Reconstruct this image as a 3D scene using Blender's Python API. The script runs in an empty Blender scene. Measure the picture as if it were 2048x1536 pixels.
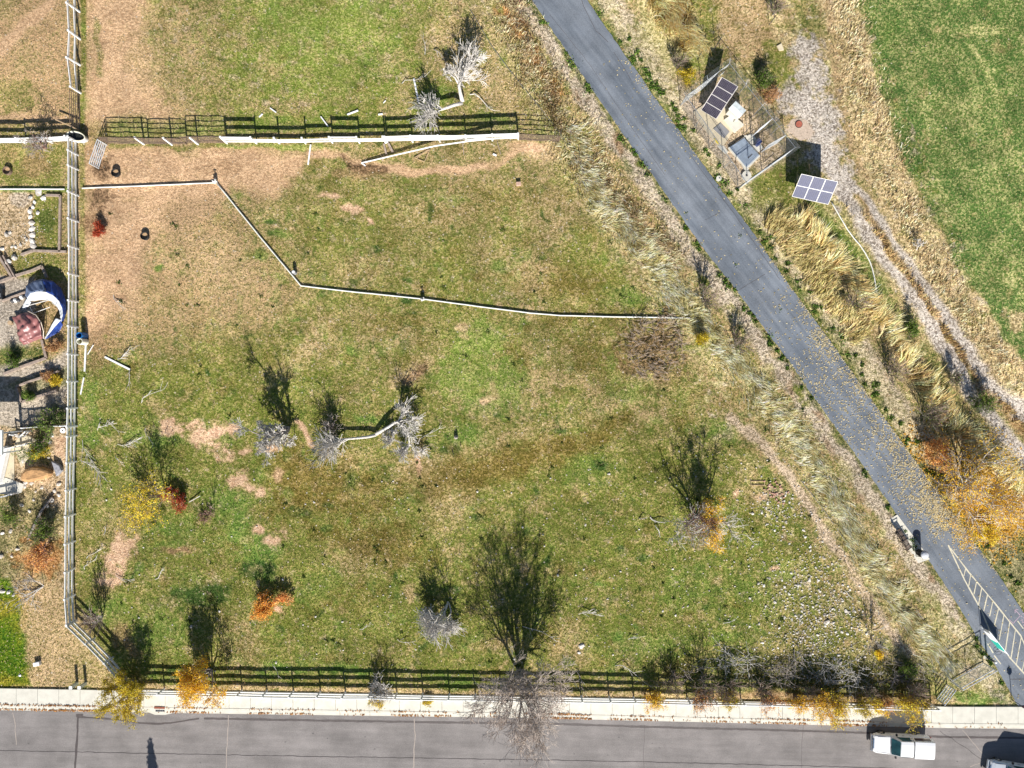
import bpy, math, random
import numpy as np
from mathutils import Vector, Matrix
R = math.radians
scn = bpy.context.scene
COL = scn.collection
# ---------------------------------------------------------------- camera, sky, sun, exposure
H = 62.0; S = 22.2; CX, CY = 1024.0, 768.0       # flight height, photo pixels per metre on the ground
cd = bpy.data.cameras.new("camera"); cam = bpy.data.objects.new("camera", cd); COL.objects.link(cam)
cam.location = (0, 0, H); cam.rotation_euler = (0, 0, 0)
cd.sensor_width = 36; cd.lens = 36 * H / (2048 / S); cd.clip_end = 6000; cd.clip_start = 1
scn.camera = cam
SUNV = Vector((-0.135, 1.60, -1.0))
W = bpy.data.worlds.new("World"); scn.world = W; W.use_nodes = True
nt = W.node_tree; nt.nodes.clear()
sky = nt.nodes.new("ShaderNodeTexSky"); sky.sky_type = 'NISHITA'; sky.sun_disc = False
sky.sun_elevation = R(31.9); sky.sun_rotation = R(175); sky.altitude = 1400
bg = nt.nodes.new("ShaderNodeBackground"); bg.inputs[1].default_value = 0.052
ow = nt.nodes.new("ShaderNodeOutputWorld")
nt.links.new(sky.outputs[0], bg.inputs[0]); nt.links.new(bg.outputs[0], ow.inputs[0])
sl = bpy.data.lights.new("sun", 'SUN'); sl.energy = 4.6; sl.angle = R(0.55); sl.color = (1.0, 0.955, 0.89)
so = bpy.data.objects.new("sun", sl); COL.objects.link(so)
so.rotation_euler = SUNV.to_track_quat('-Z', 'Y').to_euler()
scn.view_settings.view_transform = 'Standard'; scn.view_settings.look = 'None'
scn.view_settings.exposure = 0.93; scn.view_settings.gamma = 1.0
KA = 1.28                                          # picture brightness of a white horizontal surface
# ---------------------------------------------------------------- helpers
def g(px, py, z=0.0):
    k = (1 - z / H) / S
    return Vector(((px - CX) * k, (CY - py) * k, z))
def gg(px, py, z=0.0):                             # ground point, raised by z
    return Vector(((px - CX) / S, (CY - py) / S, z))
def lin(c):
    c = c / 255.0
    return c / 12.92 if c <= 0.04045 else ((c + 0.055) / 1.055) ** 2.4
def alb(r, g_, b, k=None):
    k = k or KA
    return tuple(min(0.9, lin(v) / k) for v in (r, g_, b))
def tag(o, label=None, cat=None, group=None, kind=None):
    if label: o['label'] = label
    if cat: o['category'] = cat
    if group: o['group'] = group
    if kind: o['kind'] = kind
    return o
def empty(name, loc, label, cat, group=None):
    o = bpy.data.objects.new(name, None); COL.objects.link(o); o.location = loc
    o.empty_display_size = 0.3
    return tag(o, label, cat, group)
class MB:
    def __init__(s): s.v = []; s.f = []; s.m = []
    def add(s, vs, fs, mi=0):
        b = len(s.v); s.v += [tuple(p) for p in vs]
        for f in fs: s.f.append(tuple(i + b for i in f)); s.m.append(mi)
    def box(s, c, sz, rz=0, mi=0, M=None):
        hx, hy, hz = sz[0] / 2, sz[1] / 2, sz[2] / 2
        ca, sa = math.cos(rz), math.sin(rz); vs = []
        for dz in (-hz, hz):
            for dx, dy in ((-hx, -hy), (hx, -hy), (hx, hy), (-hx, hy)):
                vs.append((c[0] + dx * ca - dy * sa, c[1] + dx * sa + dy * ca, c[2] + dz))
        s.add(vs, [(3, 2, 1, 0), (4, 5, 6, 7), (0, 1, 5, 4), (1, 2, 6, 5), (2, 3, 7, 6), (3, 0, 4, 7)], mi)
    def beam(s, a, b, w, h, mi=0, up=(0, 0, 1)):
        a = Vector(a); b = Vector(b); d = (b - a)
        if d.length < 1e-6: return
        d.normalize(); up = Vector(up)
        if abs(d.dot(up)) > 0.98: up = Vector((0, 1, 0))
        r = d.cross(up).normalized() * (w / 2); u = r.cross(d).normalized() * (h / 2)
        vs = [a - r - u, a + r - u, a + r + u, a - r + u, b - r - u, b + r - u, b + r + u, b - r + u]
        s.add(vs, [(0, 1, 2, 3), (7, 6, 5, 4), (0, 4, 5, 1), (1, 5, 6, 2), (2, 6, 7, 3), (3, 7, 4, 0)], mi)
    def tube(s, pts, rad, n=6, mi=0, cap=True):
        k = len(pts); vs = []
        if not hasattr(rad, '__len__'): rad = [rad] * k
        for i, p in enumerate(pts):
            d = Vector(pts[min(i + 1, k - 1)]) - Vector(pts[max(i - 1, 0)])
            if d.length < 1e-9: d = Vector((0, 0, 1))
            d.normalize()
            up = Vector((0, 0, 1)) if abs(d.z) < 0.9 else Vector((1, 0, 0))
            x = d.cross(up).normalized(); y = d.cross(x)
            for j in range(n):
                a = 2 * math.pi * j / n
                vs.append(Vector(p) + x * (math.cos(a) * rad[i]) + y * (math.sin(a) * rad[i]))
        fs = [(i * n + j, i * n + (j + 1) % n, (i + 1) * n + (j + 1) % n, (i + 1) * n + j) for i in range(k - 1) for j in range(n)]
        if cap: fs += [tuple(range(n - 1, -1, -1)), tuple((k - 1) * n + j for j in range(n))]
        s.add(vs, fs, mi)
    def disc(s, c, r, z0, z1, n=20, mi=0, r2=None):
        s.tube([(c[0], c[1], z0), (c[0], c[1], z1)], [r, r if r2 is None else r2], n, mi)
    def poly(s, pts, z0, z1, mi=0):
        n = len(pts)
        ar = sum(pts[i][0] * pts[(i + 1) % n][1] - pts[(i + 1) % n][0] * pts[i][1] for i in range(n))
        if ar < 0: pts = pts[::-1]
        vs = [(p[0], p[1], z0) for p in pts] + [(p[0], p[1], z1) for p in pts]
        fs = [tuple(range(n, 2 * n)), tuple(range(n - 1, -1, -1))]
        fs += [(i, (i + 1) % n, (i + 1) % n + n, i + n) for i in range(n)]
        s.add(vs, fs, mi)
    def build(s, name, mats, parent=None, base=None, smooth=False, bevel=0, kind=None):
        if parent is not None: base = parent.matrix_world.translation if False else Vector(abs_loc(parent))
        elif base is None: base = Vector((0, 0, 0))
        base = Vector(base)
        me = bpy.data.meshes.new(name)
        me.from_pydata([(p[0] - base.x, p[1] - base.y, p[2] - base.z) for p in s.v], [], s.f)
        if not isinstance(mats, (list, tuple)): mats = [mats]
        for m in mats: me.materials.append(m)
        if len(mats) > 1: me.polygons.foreach_set("material_index", s.m)
        if smooth: me.polygons.foreach_set("use_smooth", [True] * len(me.polygons))
        me.update()
        o = bpy.data.objects.new(name, me); COL.objects.link(o)
        if parent is not None: o.parent = parent
        else: o.location = base
        if bevel:
            b = o.modifiers.new("bevel", 'BEVEL'); b.width = bevel; b.segments = 2; b.limit_method = 'ANGLE'; b.angle_limit = R(35)
        if kind: o['kind'] = kind
        return o
def abs_loc(o):
    v = Vector(o.location)
    while o.parent is not None:
        o = o.parent; v = v + Vector(o.location)
    return v
def copy_tree(o, parent=None):
    c = o.copy(); COL.objects.link(c); c.parent = parent
    for ch in o.children: copy_tree(ch, c)
    return c
def npmesh(name, co, quads, mat, label, cat, kind='stuff', cols=None):
    me = bpy.data.meshes.new(name); nv = len(co); nf = len(quads); k = quads.shape[1]
    me.vertices.add(nv); me.vertices.foreach_set("co", co.astype(np.float32).ravel())
    me.loops.add(nf * k); me.loops.foreach_set("vertex_index", quads.astype(np.int32).ravel())
    me.polygons.add(nf); me.polygons.foreach_set("loop_start", (np.arange(nf) * k).astype(np.int32))
    me.polygons.foreach_set("loop_total", np.full(nf, k, np.int32))
    me.update(calc_edges=True)
    if cols is not None:
        at = me.color_attributes.new("col", 'FLOAT_COLOR', 'POINT')
        at.data.foreach_set("color", np.concatenate([cols, np.ones((nv, 1))], 1).astype(np.float32).ravel())
    me.materials.append(mat)
    o = bpy.data.objects.new(name, me); COL.objects.link(o)
    return tag(o, label, cat, None, kind)
# ---------------------------------------------------------------- materials
def mat(name, c, rough=0.7, var=0.12, scale=6.0, metal=0.0, bump=0.0, c2=None, spec=0.4, detail=4):
    m = bpy.data.materials.new(name); m.use_nodes = True; n = m.node_tree; L = n.links
    p = n.nodes['Principled BSDF']; p.inputs['Roughness'].default_value = rough; p.inputs['Metallic'].default_value = metal
    p.inputs['Specular IOR Level'].default_value = spec
    tc = n.nodes.new("ShaderNodeNewGeometry")
    nz = n.nodes.new("ShaderNodeTexNoise"); nz.inputs['Scale'].default_value = scale; nz.inputs['Detail'].default_value = detail
    L.new(tc.outputs['Position'], nz.inputs['Vector'])
    mx = n.nodes.new("ShaderNodeMix"); mx.data_type = 'RGBA'
    if c2 is None: a = tuple(x * (1 - var) for x in c); b = tuple(min(1, x * (1 + var)) for x in c)
    else: a = c; b = c2
    mx.inputs['A'].default_value = (*a, 1); mx.inputs['B'].default_value = (*b, 1)
    mr = n.nodes.new("ShaderNodeMapRange"); mr.inputs['From Min'].default_value = 0.36; mr.inputs['From Max'].default_value = 0.64
    L.new(nz.outputs['Fac'], mr.inputs['Value']); L.new(mr.outputs[0], mx.inputs['Factor'])
    L.new(mx.outputs['Result'], p.inputs['Base Color'])
    if bump:
        bp = n.nodes.new("ShaderNodeBump"); bp.inputs['Distance'].default_value = bump
        L.new(nz.outputs['Fac'], bp.inputs['Height']); L.new(bp.outputs[0], p.inputs['Normal'])
    return m
def colmat(name, rough=0.85, trans=0.0):
    m = bpy.data.materials.new(name); m.use_nodes = True; n = m.node_tree
    p = n.nodes['Principled BSDF']; p.inputs['Roughness'].default_value = rough; p.inputs['Specular IOR Level'].default_value = 0.15
    a = n.nodes.new("ShaderNodeAttribute"); a.attribute_name = "col"
    n.links.new(a.outputs['Color'], p.inputs['Base Color'])
    if trans:
        t = n.nodes.new("ShaderNodeBsdfTranslucent"); mx = n.nodes.new("ShaderNodeMixShader"); mx.inputs[0].default_value = trans
        n.links.new(a.outputs['Color'], t.inputs[0]); n.links.new(p.outputs[0], mx.inputs[1]); n.links.new(t.outputs[0], mx.inputs[2])
        n.links.new(mx.outputs[0], n.nodes['Material Output'].inputs[0])
    return m
vinyl = mat("white_vinyl", (.80, .80, .79), .45, .05, 3)
vinyl_d = mat("weathered_vinyl", (.66, .66, .63), .55, .10, 3)
rust = mat("brown_pipe", (.16, .11, .08), .6, .25, 8)
steel = mat("galvanised_steel", (.36, .38, .40), .35, .1, 6, metal=.6)
galv = mat("galvanised_rail", (.62, .64, .66), .4, .08, 6, metal=.3)
black = mat("black_paint", (.02, .02, .022), .45, .2, 6)
darkm = mat("dark_metal", (.045, .045, .05), .5, .2, 6)
timber = mat("weathered_timber", (.30, .235, .19), .85, .22, 5, bump=.01)
timber2 = mat("tan_timber", (.42, .30, .18), .85, .2, 5)
conc = mat("concrete", alb(226, 222, 208), .85, .07, 1.6, bump=.006)
conc2 = mat("beige_concrete", alb(222, 208, 178), .85, .06, 1.4)
conc_g = mat("grey_concrete", alb(150, 150, 152), .85, .1, 2)
pale = mat("pale_stone", (.46, .42, .36), .9, .3, 9, bump=.03)
bark_w = mat("bleached_wood", (.53, .50, .46), .85, .22, 7)
bark_g = mat("grey_bark", (.30, .26, .23), .9, .25, 7, bump=.02)
bark_b = mat("brown_twigs", (.26, .19, .15), .9, .25, 7)
bark_r = mat("reddish_twigs", (.34, .19, .16), .9, .25, 7)
glass = mat("window_glass", (.02, .07, .075), .06, .4, 1.2, spec=.8)
rubber = mat("tyre_rubber", (.02, .02, .02), .8, .2, 9)
paint_w = mat("white_car_paint", (.78, .78, .78), .25, .02, 1, spec=.6)
paint_s = mat("silver_car_paint", (.60, .64, .68), .25, .03, 1, metal=.3)
chrome = mat("chrome", (.6, .6, .6), .2, .05, 3, metal=.9)
red_l = mat("red_lens", (.45, .02, .02), .25, .1, 3)
clear_l = mat("clear_lens", (.7, .7, .7), .15, .1, 3)
# ---------------------------------------------------------------- ground colour zones, laid out in ground coordinates
STEP = 3.0
gx = np.arange(-132, 2181, STEP); gy = np.arange(-96, 1636, STEP)
PX, PY = np.meshgrid(gx, gy)
NY, NX = PX.shape
def vnoise(x, y, seed):
    rs = np.random.RandomState(seed); T = rs.rand(256, 256)
    xi = np.floor(x).astype(int); yi = np.floor(y).astype(int); fx = x - xi; fy = y - yi
    fx = fx * fx * (3 - 2 * fx); fy = fy * fy * (3 - 2 * fy)
    a = T[yi & 255, xi & 255]; b = T[yi & 255, (xi + 1) & 255]; c = T[(yi + 1) & 255, xi & 255]; d = T[(yi + 1) & 255, (xi + 1) & 255]
    return (a * (1 - fx) + b * fx) * (1 - fy) + (c * (1 - fx) + d * fx) * fy
def fbm(x, y, scale, seed, octv=4, gain=0.5):
    t = 0; amp = 1; s = 0
    for o in range(octv):
        t = t + amp * vnoise(x / scale * 2 ** o + 31.7 * o, y / scale * 2 ** o + 17.3 * o, seed + o); s += amp; amp *= gain
    return t / s * 2 - 1
N1 = fbm(PX, PY, 26, 11, 4, .65); N2 = fbm(PX, PY, 60, 51, 4); N3 = fbm(PX, PY, 150, 91, 5, .6); N4 = fbm(PX, PY, 14, 71, 3, .7); N5 = fbm(PX, PY, 7, 171, 2, .8)
WX = PX + 12 * fbm(PX, PY, 40, 5, 3); WY = PY + 12 * fbm(PX, PY, 40, 7, 3)
def ss(a, b, x):
    t = np.clip((x - a) / (b - a), 0, 1); return t * t * (3 - 2 * t)
#        A colour        B colour        share of B, pale specks, grass cover
TY = {
 'dirt':  ((184, 148, 114), (208, 174, 138), .50, .02, .03),
 'dirtg': ((142, 130, 84), (190, 157, 119), .66, .03, .45),
 'tanmix': ((124, 122, 66), (180, 155, 114), .54, .05, .7),
 'green': ((110, 122, 48), (164, 152, 92), .28, .04, 1.0),
 'lime':  ((124, 142, 58), (180, 178, 108), .36, .03, 1.0),
 'bright': ((94, 128, 52), (142, 158, 80), .35, .02, 1.0),
 'deep':  ((50, 82, 34), (84, 112, 52), .30, .01, 1.2),
 'moss':  ((102, 92, 38), (144, 124, 70), .42, .02, .8),
 'olive': ((108, 116, 46), (150, 140, 82), .34, .05, .9),
 'pink':  ((190, 150, 120), (218, 184, 152), .55, .03, .02),
 'soil_shade':  ((44, 32, 22), (136, 108, 80), .46, .02, .05),  # dark soil; its near-black tone also paints in shadows of the dirt piles
 'brown': ((124, 98, 70), (168, 136, 102), .50, .02, .2),
 'leafy': ((138, 122, 72), (205, 176, 136), .60, .10, .5),
 'straw': ((150, 142, 88), (216, 202, 152), .50, .04, .8),
 'litter': ((134, 120, 100), (206, 190, 168), .52, .12, .45),
 'trail': ((136, 118, 94), (208, 186, 160), .55, .14, .25),
 'gravel': ((130, 118, 106), (200, 190, 178), .56, .14, .0),
 'field': ((80, 112, 52), (158, 156, 100), .32, .01, 1.0),
 'fieldt': ((104, 128, 58), (202, 192, 134), .50, .01, .9),
 'dgold': ((148, 128, 88), (226, 202, 156), .55, .03, .8),
 'weeds': ((74, 94, 42), (150, 142, 84), .42, .03, 1.1),
 'gold':  ((160, 118, 44), (226, 176, 74), .50, .05, .6),
 'lawn':  ((64, 104, 18), (112, 132, 30), .45, .0, 1.0),
 'yard':  ((140, 116, 86), (212, 186, 152), .55, .15, .2),
 'pave':  ((150, 138, 124), (190, 178, 162), .50, .02, .0),
 'orange': ((170, 100, 50), (210, 140, 80), .5, .05, .5),
}
LT = np.vectorize(lin); KG = .99
def prep(k):
    A, B, r, sp, gr = TY[k]
    return np.array([*(LT(A) / KG * .92), *(LT(B) / KG * 1.08), r, sp, gr])
PR = {k: prep(k) for k in TY}
F = np.zeros((NY, NX, 9)); F[:] = PR['tanmix']
def apply(m, k):
    m = np.clip(m, 0, 1)[..., None]
    F[:] = F * (1 - m) + PR[k] * m
def apply_w(sl_, m, k):
    m = np.clip(m, 0, 1)[..., None]
    F[sl_] = F[sl_] * (1 - m) + PR[k] * m
def win(x0, y0, x1, y1):
    i0 = max(0, int((x0 - gx[0]) / STEP)); i1 = min(NX, int((x1 - gx[0]) / STEP) + 2)
    j0 = max(0, int((y0 - gy[0]) / STEP)); j1 = min(NY, int((y1 - gy[0]) / STEP) + 2)
    return (slice(j0, j1), slice(i0, i1)) if i1 > i0 and j1 > j0 else None
def blob(cx, cy, rx, ry, k, amt=1.0, ang=0, soft=.4, ragged=.7):
    w = win(cx - max(rx, ry) * 1.9, cy - max(rx, ry) * 1.9, cx + max(rx, ry) * 1.9, cy + max(rx, ry) * 1.9)
    if w is None: return
    a = R(ang); dx = WX[w] - cx; dy = WY[w] - cy
    u = (dx * math.cos(a) + dy * math.sin(a)) / rx; v = (-dx * math.sin(a) + dy * math.cos(a)) / ry
    d = np.sqrt(u * u + v * v) + ragged * (.6 * N1[w] + .5 * N4[w] + .35 * N5[w])
    apply_w(w, (1 - ss(1 - soft, 1 + soft * .4, d)) * amt, k)
def dline(pts, w, X, Y):
    d = np.full(X.shape, 1e9)
    for (x0, y0), (x1, y1) in zip(pts, pts[1:]):
        vx, vy = x1 - x0, y1 - y0; L2 = vx * vx + vy * vy + 1e-9
        t = np.clip(((X - x0) * vx + (Y - y0) * vy) / L2, 0, 1)
        d = np.minimum(d, np.hypot(X - x0 - t * vx, Y - y0 - t * vy))
    return d
def line(pts, wd, k, amt=1.0, soft=.35, warp=True, ragged=.4):
    m_ = wd * 1.2 + 30
    w = win(min(p[0] for p in pts) - m_, min(p[1] for p in pts) - m_, max(p[0] for p in pts) + m_, max(p[1] for p in pts) + m_)
    if w is None: return
    d = dline(pts, wd, (WX if warp else PX)[w], (WY if warp else PY)[w]) / (wd / 2) + ragged * (.6 * N1[w] + .6 * N4[w])
    apply_w(w, (1 - ss(1 - soft, 1 + soft, d)) * amt, k)
def inside(pts, X, Y):
    c = np.zeros(X.shape, bool); n = len(pts)
    for i in range(n):
        x0, y0 = pts[i]; x1, y1 = pts[(i + 1) % n]
        if y0 == y1: continue
        c ^= ((y0 > Y) != (y1 > Y)) & (X < (x1 - x0) * (Y - y0) / (y1 - y0) + x0)
    return c
def poly(pts, k, amt=1.0, soft=12, warp=True, ragged=1.0):
    X, Y = (WX, WY) if warp else (PX, PY)
    w = win(min(p[0] for p in pts) - soft * 3, min(p[1] for p in pts) - soft * 3, max(p[0] for p in pts) + soft * 3, max(p[1] for p in pts) + soft * 3)
    X = X[w]; Y = Y[w]; d = dline(list(pts) + [pts[0]], 1, X, Y); d = np.where(inside(pts, X, Y), -d, d)
    apply_w(w, (1 - ss(-soft, soft, d + soft * ragged * (N1[w] + .6 * N4[w]))) * amt, k)
PL = [(1010, -90), (1063, 0), (1136, 107), (1185, 180), (1248, 271), (1313, 362), (1402, 492), (1467, 573), (1536, 667), (1575, 718), (1614, 776), (1661, 841), (1718, 919), (1786, 1018), (1859, 1122), (1921, 1219), (1958, 1282), (1992, 1334), (2036, 1412)]
PRt = [(1120, -90), (1175, 0), (1245, 104), (1277, 146), (1300, 182), (1344, 242), (1389, 305), (1446, 385), (1501, 458), (1536, 510), (1601, 601), (1666, 690), (1729, 780), (1776, 846), (1830, 921), (1893, 1007), (1953, 1091), (1993, 1144), (2048, 1227), (2170, 1412)]
def off(pts, d):
    out = []
    for i, p in enumerate(pts):
        a = pts[max(i - 1, 0)]; b = pts[min(i + 1, len(pts) - 1)]
        dx, dy = b[0] - a[0], b[1] - a[1]; l = math.hypot(dx, dy) or 1; out.append((p[0] - dy / l * d, p[1] + dx / l * d))
    return out
# pasture
apply(ss(-.3, .5, N3) * .6, 'olive'); apply(ss(.0, .6, N2) * .35, 'green')
poly([(150, 600), (520, 560), (640, 700), (700, 900), (1450, 820), (1700, 1200), (1900, 1400), (150, 1400)], 'olive', .75, 90)
poly([(160, 780), (520, 700), (900, 760), (1000, 1200), (1040, 1400), (150, 1400)], 'green', .55, 80)
poly([(1040, 850), (1500, 860), (1640, 1000), (1720, 1330), (1000, 1340)], 'green', .7, 60)
poly([(590, 380), (1180, 380), (1330, 620), (1300, 760), (900, 700), (620, 560)], 'olive', .55, 60)
poly([(170, 390), (420, 385), (600, 580), (540, 640), (300, 700), (170, 690)], 'dirtg', .8, 50)
for a in ((640, 960, 170, 70, .9, 15), (1000, 925, 230, 36, .95, -16), (1180, 880, 110, 26, .6, -30), (760, 1090, 130, 45, .8, 10), (1010, 700, 80, 30, .6, 30), (1120, 560, 130, 40, .55, 10),
          (1040, 390, 160, 30, .4, 5), (1200, 720, 70, 60, .6, 0), (600, 1010, 90, 30, .7, -10), (880, 980, 90, 40, .55, 0), (1150, 640, 90, 30, .6, 0), (780, 650, 90, 30, .4, 10), (930, 420, 60, 30, .4, 0), (700, 1190, 100, 40, .4, 0), (1400, 700, 80, 30, .4, 60)):
    blob(a[0], a[1], a[2], a[3], 'moss', a[4], a[5], .7)
for a in ((640, 670, 55, 22, .7, -45), (590, 720, 90, 30, .5, -30), (820, 750, 60, 18, .8, -40), (1010, 880, 200, 20, .5, -16), (840, 940, 60, 45, .6, 0), (700, 920, 70, 30, .4, 0), (1060, 540, 60, 40, .7, 40), (990, 520, 50, 50, .4, 0),
          (720, 540, 70, 40, .5, 0), (430, 520, 100, 60, .5, 30), (880, 430, 120, 40, .4, 0), (1100, 420, 100, 50, .5, 0), (700, 1120, 60, 40, .4, 0), (900, 1010, 60, 60, .55, 30), (1100, 470, 40, 40, .5, 0), (1300, 760, 90, 20, .4, 0), (240, 1060, 50, 60, .4, 0), (480, 1280, 60, 60, .4, 0), (1140, 1290, 50, 50, .7, 40), (1000, 1290, 80, 20, .5, 0)):
    blob(a[0], a[1], a[2], a[3], 'leafy', a[4], a[5], .7)
for a in ((960, 690, 60, 55, .8), (1010, 770, 55, 50, .7), (930, 760, 60, 60, .5), (970, 810, 60, 30, .6), (740, 836, 45, 12, .9), (1000, 530, 25, 15, .7), (930, 870, 50, 25, .7), (1250, 590, 50, 26, .6), (560, 470, 30, 12, .7), (520, 510, 30, 10, .7), (540, 440, 14, 6, .7), (900, 400, 40, 14, .5),
          (420, 880, 60, 25, .6), (460, 1000, 70, 40, .7), (350, 1060, 60, 40, .6), (520, 1100, 50, 40, .9), (480, 1060, 40, 40, .8), (300, 870, 90, 25, .7), (180, 830, 25, 80, .6), (520, 930, 30, 40, .5), (200, 1210, 60, 40, .6), (320, 1260, 80, 60, .5), (160, 620, 8, 60, .9), (630, 1170, 60, 30, .4),
          (1450, 860, 60, 30, .6), (1260, 780, 60, 30, .4), (1180, 940, 60, 40, .4), (1400, 1170, 100, 60, .4), (1550, 1180, 90, 60, .4), (1650, 1060, 30, 30, .6), (1290, 1290, 120, 30, .5), (1480, 1270, 80, 30, .4), (700, 1340, 90, 16, .8), (560, 1340, 60, 16, .8), (900, 1360, 60, 14, .6), (300, 1345, 20, 16, .8)):
    blob(a[0], a[1], a[2], a[3], 'bright', a[4], 0, .7)
rr = random.Random(5)
for i in range(150):
    x, y = rr.uniform(170, 1650), rr.uniform(420, 1370)
    blob(x, y, rr.uniform(4, 16), rr.uniform(3, 9), rr.choice(['deep', 'deep', 'bright', 'weeds']), rr.uniform(.5, .95), rr.uniform(0, 180), .5)
for i in range(80):
    x, y = rr.uniform(170, 1650), rr.uniform(420, 1370)
    blob(x, y, rr.uniform(8, 30), rr.uniform(5, 14), rr.choice(['leafy', 'tanmix', 'lime', 'moss']), rr.uniform(.4, .8), rr.uniform(0, 180), .6)
for a in ((1200, 930, 18, 12), (1120, 860, 22, 10), (660, 1005, 12, 8), (700, 965, 18, 22), (600, 1025, 26, 16), (650, 1060, 12, 8), (960, 1035, 16, 12), (900, 900, 30, 12), (820, 560, 12, 9), (810, 600, 14, 8), (1290, 1115, 14, 8), (1240, 1100, 10, 6), (905, 1175, 20, 8), (520, 1145, 40, 24), (400, 1190, 60, 26), (745, 500, 16, 10), (545, 445, 12, 5)):
    blob(*a, 'deep', .85, 0, .5)
for a in ((405, 878, 46, 22, 30), (430, 868, 24, 14, 0), (500, 975, 20, 12, 0), (388, 850, 18, 9, 0), (345, 852, 34, 15, 0), (450, 910, 16, 12, 0), (440, 860, 34, 16, 0), (480, 960, 20, 18, 0), (540, 900, 20, 10, 0), (520, 985, 24, 14, 0), (560, 950, 12, 14, 0), (540, 1080, 26, 14, -30), (515, 1060, 12, 10, 0), (970, 800, 28, 12, -30), (990, 790, 12, 9, 0), (985, 775, 8, 12, 0), (930, 650, 16, 12, 0), (925, 672, 12, 6, 0), (700, 415, 26, 12, 10), (660, 392, 30, 7, -10), (730, 440, 12, 6, 40),
          (690, 190, 34, 18, -10), (735, 185, 18, 12, 0), (650, 170, 20, 8, 0), (450, 212, 36, 10, 0), (905, 12, 18, 14, 0), (900, 38, 10, 16, 30), (595, 838, 9, 8, 0), (612, 872, 8, 30, -25), (1470, 990, 8, 10, 0), (1550, 1135, 10, 6, 0), (600, 105, 8, 5, 0), (630, 75, 10, 8, 0), (860, 345, 8, 5, 0), (1520, 990, 16, 10, 0), (840, 930, 5, 26, 0), (960, 150, 8, 6, 0), (235, 1110, 48, 24, -60), (215, 1160, 28, 18, 0), (560, 1215, 10, 8, 0), (490, 900, 16, 8, 0)):
    blob(a[0], a[1], a[2], a[3], 'pink', .95, a[4], .6, 1.15)
blob(845, 735, 20, 9, 'soil_shade', .8, -45, .5, 1); blob(825, 758, 24, 9, 'brown', .8, -45, .5, 1)
blob(360, 1100, 40, 8, 'brown', .9, 0, .6); blob(195, 630, 45, 110, 'brown', .75, 0, .5); blob(250, 560, 40, 40, 'dirtg', .7); blob(260, 600, 25, 50, 'dirt', .5)
# north paddock
poly([(-140, -100), (150, -100), (150, 250), (-140, 250)], 'dirtg', .9, 10)
apply(((PX < 140) & (PY < 240)) * ss(-.1, .5, N2) * .8, 'tanmix')
blob(20, 190, 60, 40, 'green', .5); blob(10, 10, 40, 40, 'tanmix', .7)
line([(-40, 120), (10, 90), (60, 40), (130, -20)], 22, 'dirt', .9); line([(-20, 232), (60, 236), (130, 230)], 10, 'dirt', .7)
poly([(160, -100), (1040, -100), (1120, 100), (1100, 250), (165, 250)], 'green', .9, 30)
poly([(470, -100), (840, -100), (840, 120), (680, 200), (470, 200)], 'lime', .75, 60)
poly([(300, -60), (420, -60), (420, 200), (300, 220)], 'tanmix', .75, 60)
poly([(840, -100), (960, -100), (1000, 60), (1090, 240), (960, 240), (880, 100)], 'leafy', .75, 30)
poly([(165, -100), (290, -100), (300, 60), (330, 200), (420, 240), (165, 250)], 'dirt', .95, 28)
apply((ss(250, 300, PX) - ss(380, 440, PX)) * (PY < 250) * ss(-.2, .4, N1) * .6, 'dirtg')
line([(196, 40), (198, 100), (196, 155)], 14, 'tanmix', .9); line([(166, -60), (168, 100), (165, 250)], 10, 'green', .9, warp=False)
for a in ((740, 10, 60, 25), (620, 60, 60, 50), (760, 120, 60, 50), (560, 20, 50, 30), (880, 190, 50, 20), (980, 235, 40, 12), (960, 110, 20, 20)): blob(*a, 'bright', .5, 0, .7)
blob(300, 120, 50, 60, 'tanmix', .4); blob(560, 210, 60, 18, 'tanmix', .6); blob(420, 60, 60, 80, 'tanmix', .4); blob(870, 90, 40, 60, 'leafy', .6)
# beaten dirt south of the paddock fence
poly([(165, 292), (520, 292), (620, 300), (600, 340), (545, 400), (470, 380), (400, 440), (300, 460), (280, 560), (240, 620), (165, 690)], 'dirt', .95, 22)
line([(620, 300), (700, 320), (780, 340), (860, 342), (940, 340), (1000, 322), (1040, 296), (1100, 290)], 17, 'dirt', .95); blob(1060, 290, 50, 14, 'dirt', .9); blob(1090, 305, 40, 16, 'pink', .5)
poly([(630, 290), (1040, 290), (1000, 322), (860, 332), (700, 318)], 'tanmix', .7, 10)
blob(390, 430, 80, 50, 'dirtg', .5); blob(440, 340, 70, 14, 'brown', .35)
line([(220, 290), (440, 292)], 8, 'green', .6); line([(165, 255), (166, 690)], 10, 'green', .6, warp=False); line([(440, 292), (640, 296)], 9, 'lime', .8)
poly([(215, 236), (1030, 232), (1036, 268), (450, 272), (215, 275)], 'bright', .3, 8); line([(450, 272), (760, 270)], 10, 'brown', .5)
blob(205, 338, 20, 30, 'soil_shade', .85, 0, .6, 1); blob(198, 402, 26, 36, 'soil_shade', .8, 0, .6, 1); blob(188, 445, 20, 30, 'brown', .8)
line([(682, 318), (700, 332), (735, 338), (765, 340)], 13, 'soil_shade', .9, .7, ragged=.8); blob(720, 345, 60, 10, 'brown', .6)
poly([(165, 250), (200, 250), (200, 320), (165, 330)], 'brown', .5, 12)
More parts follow.
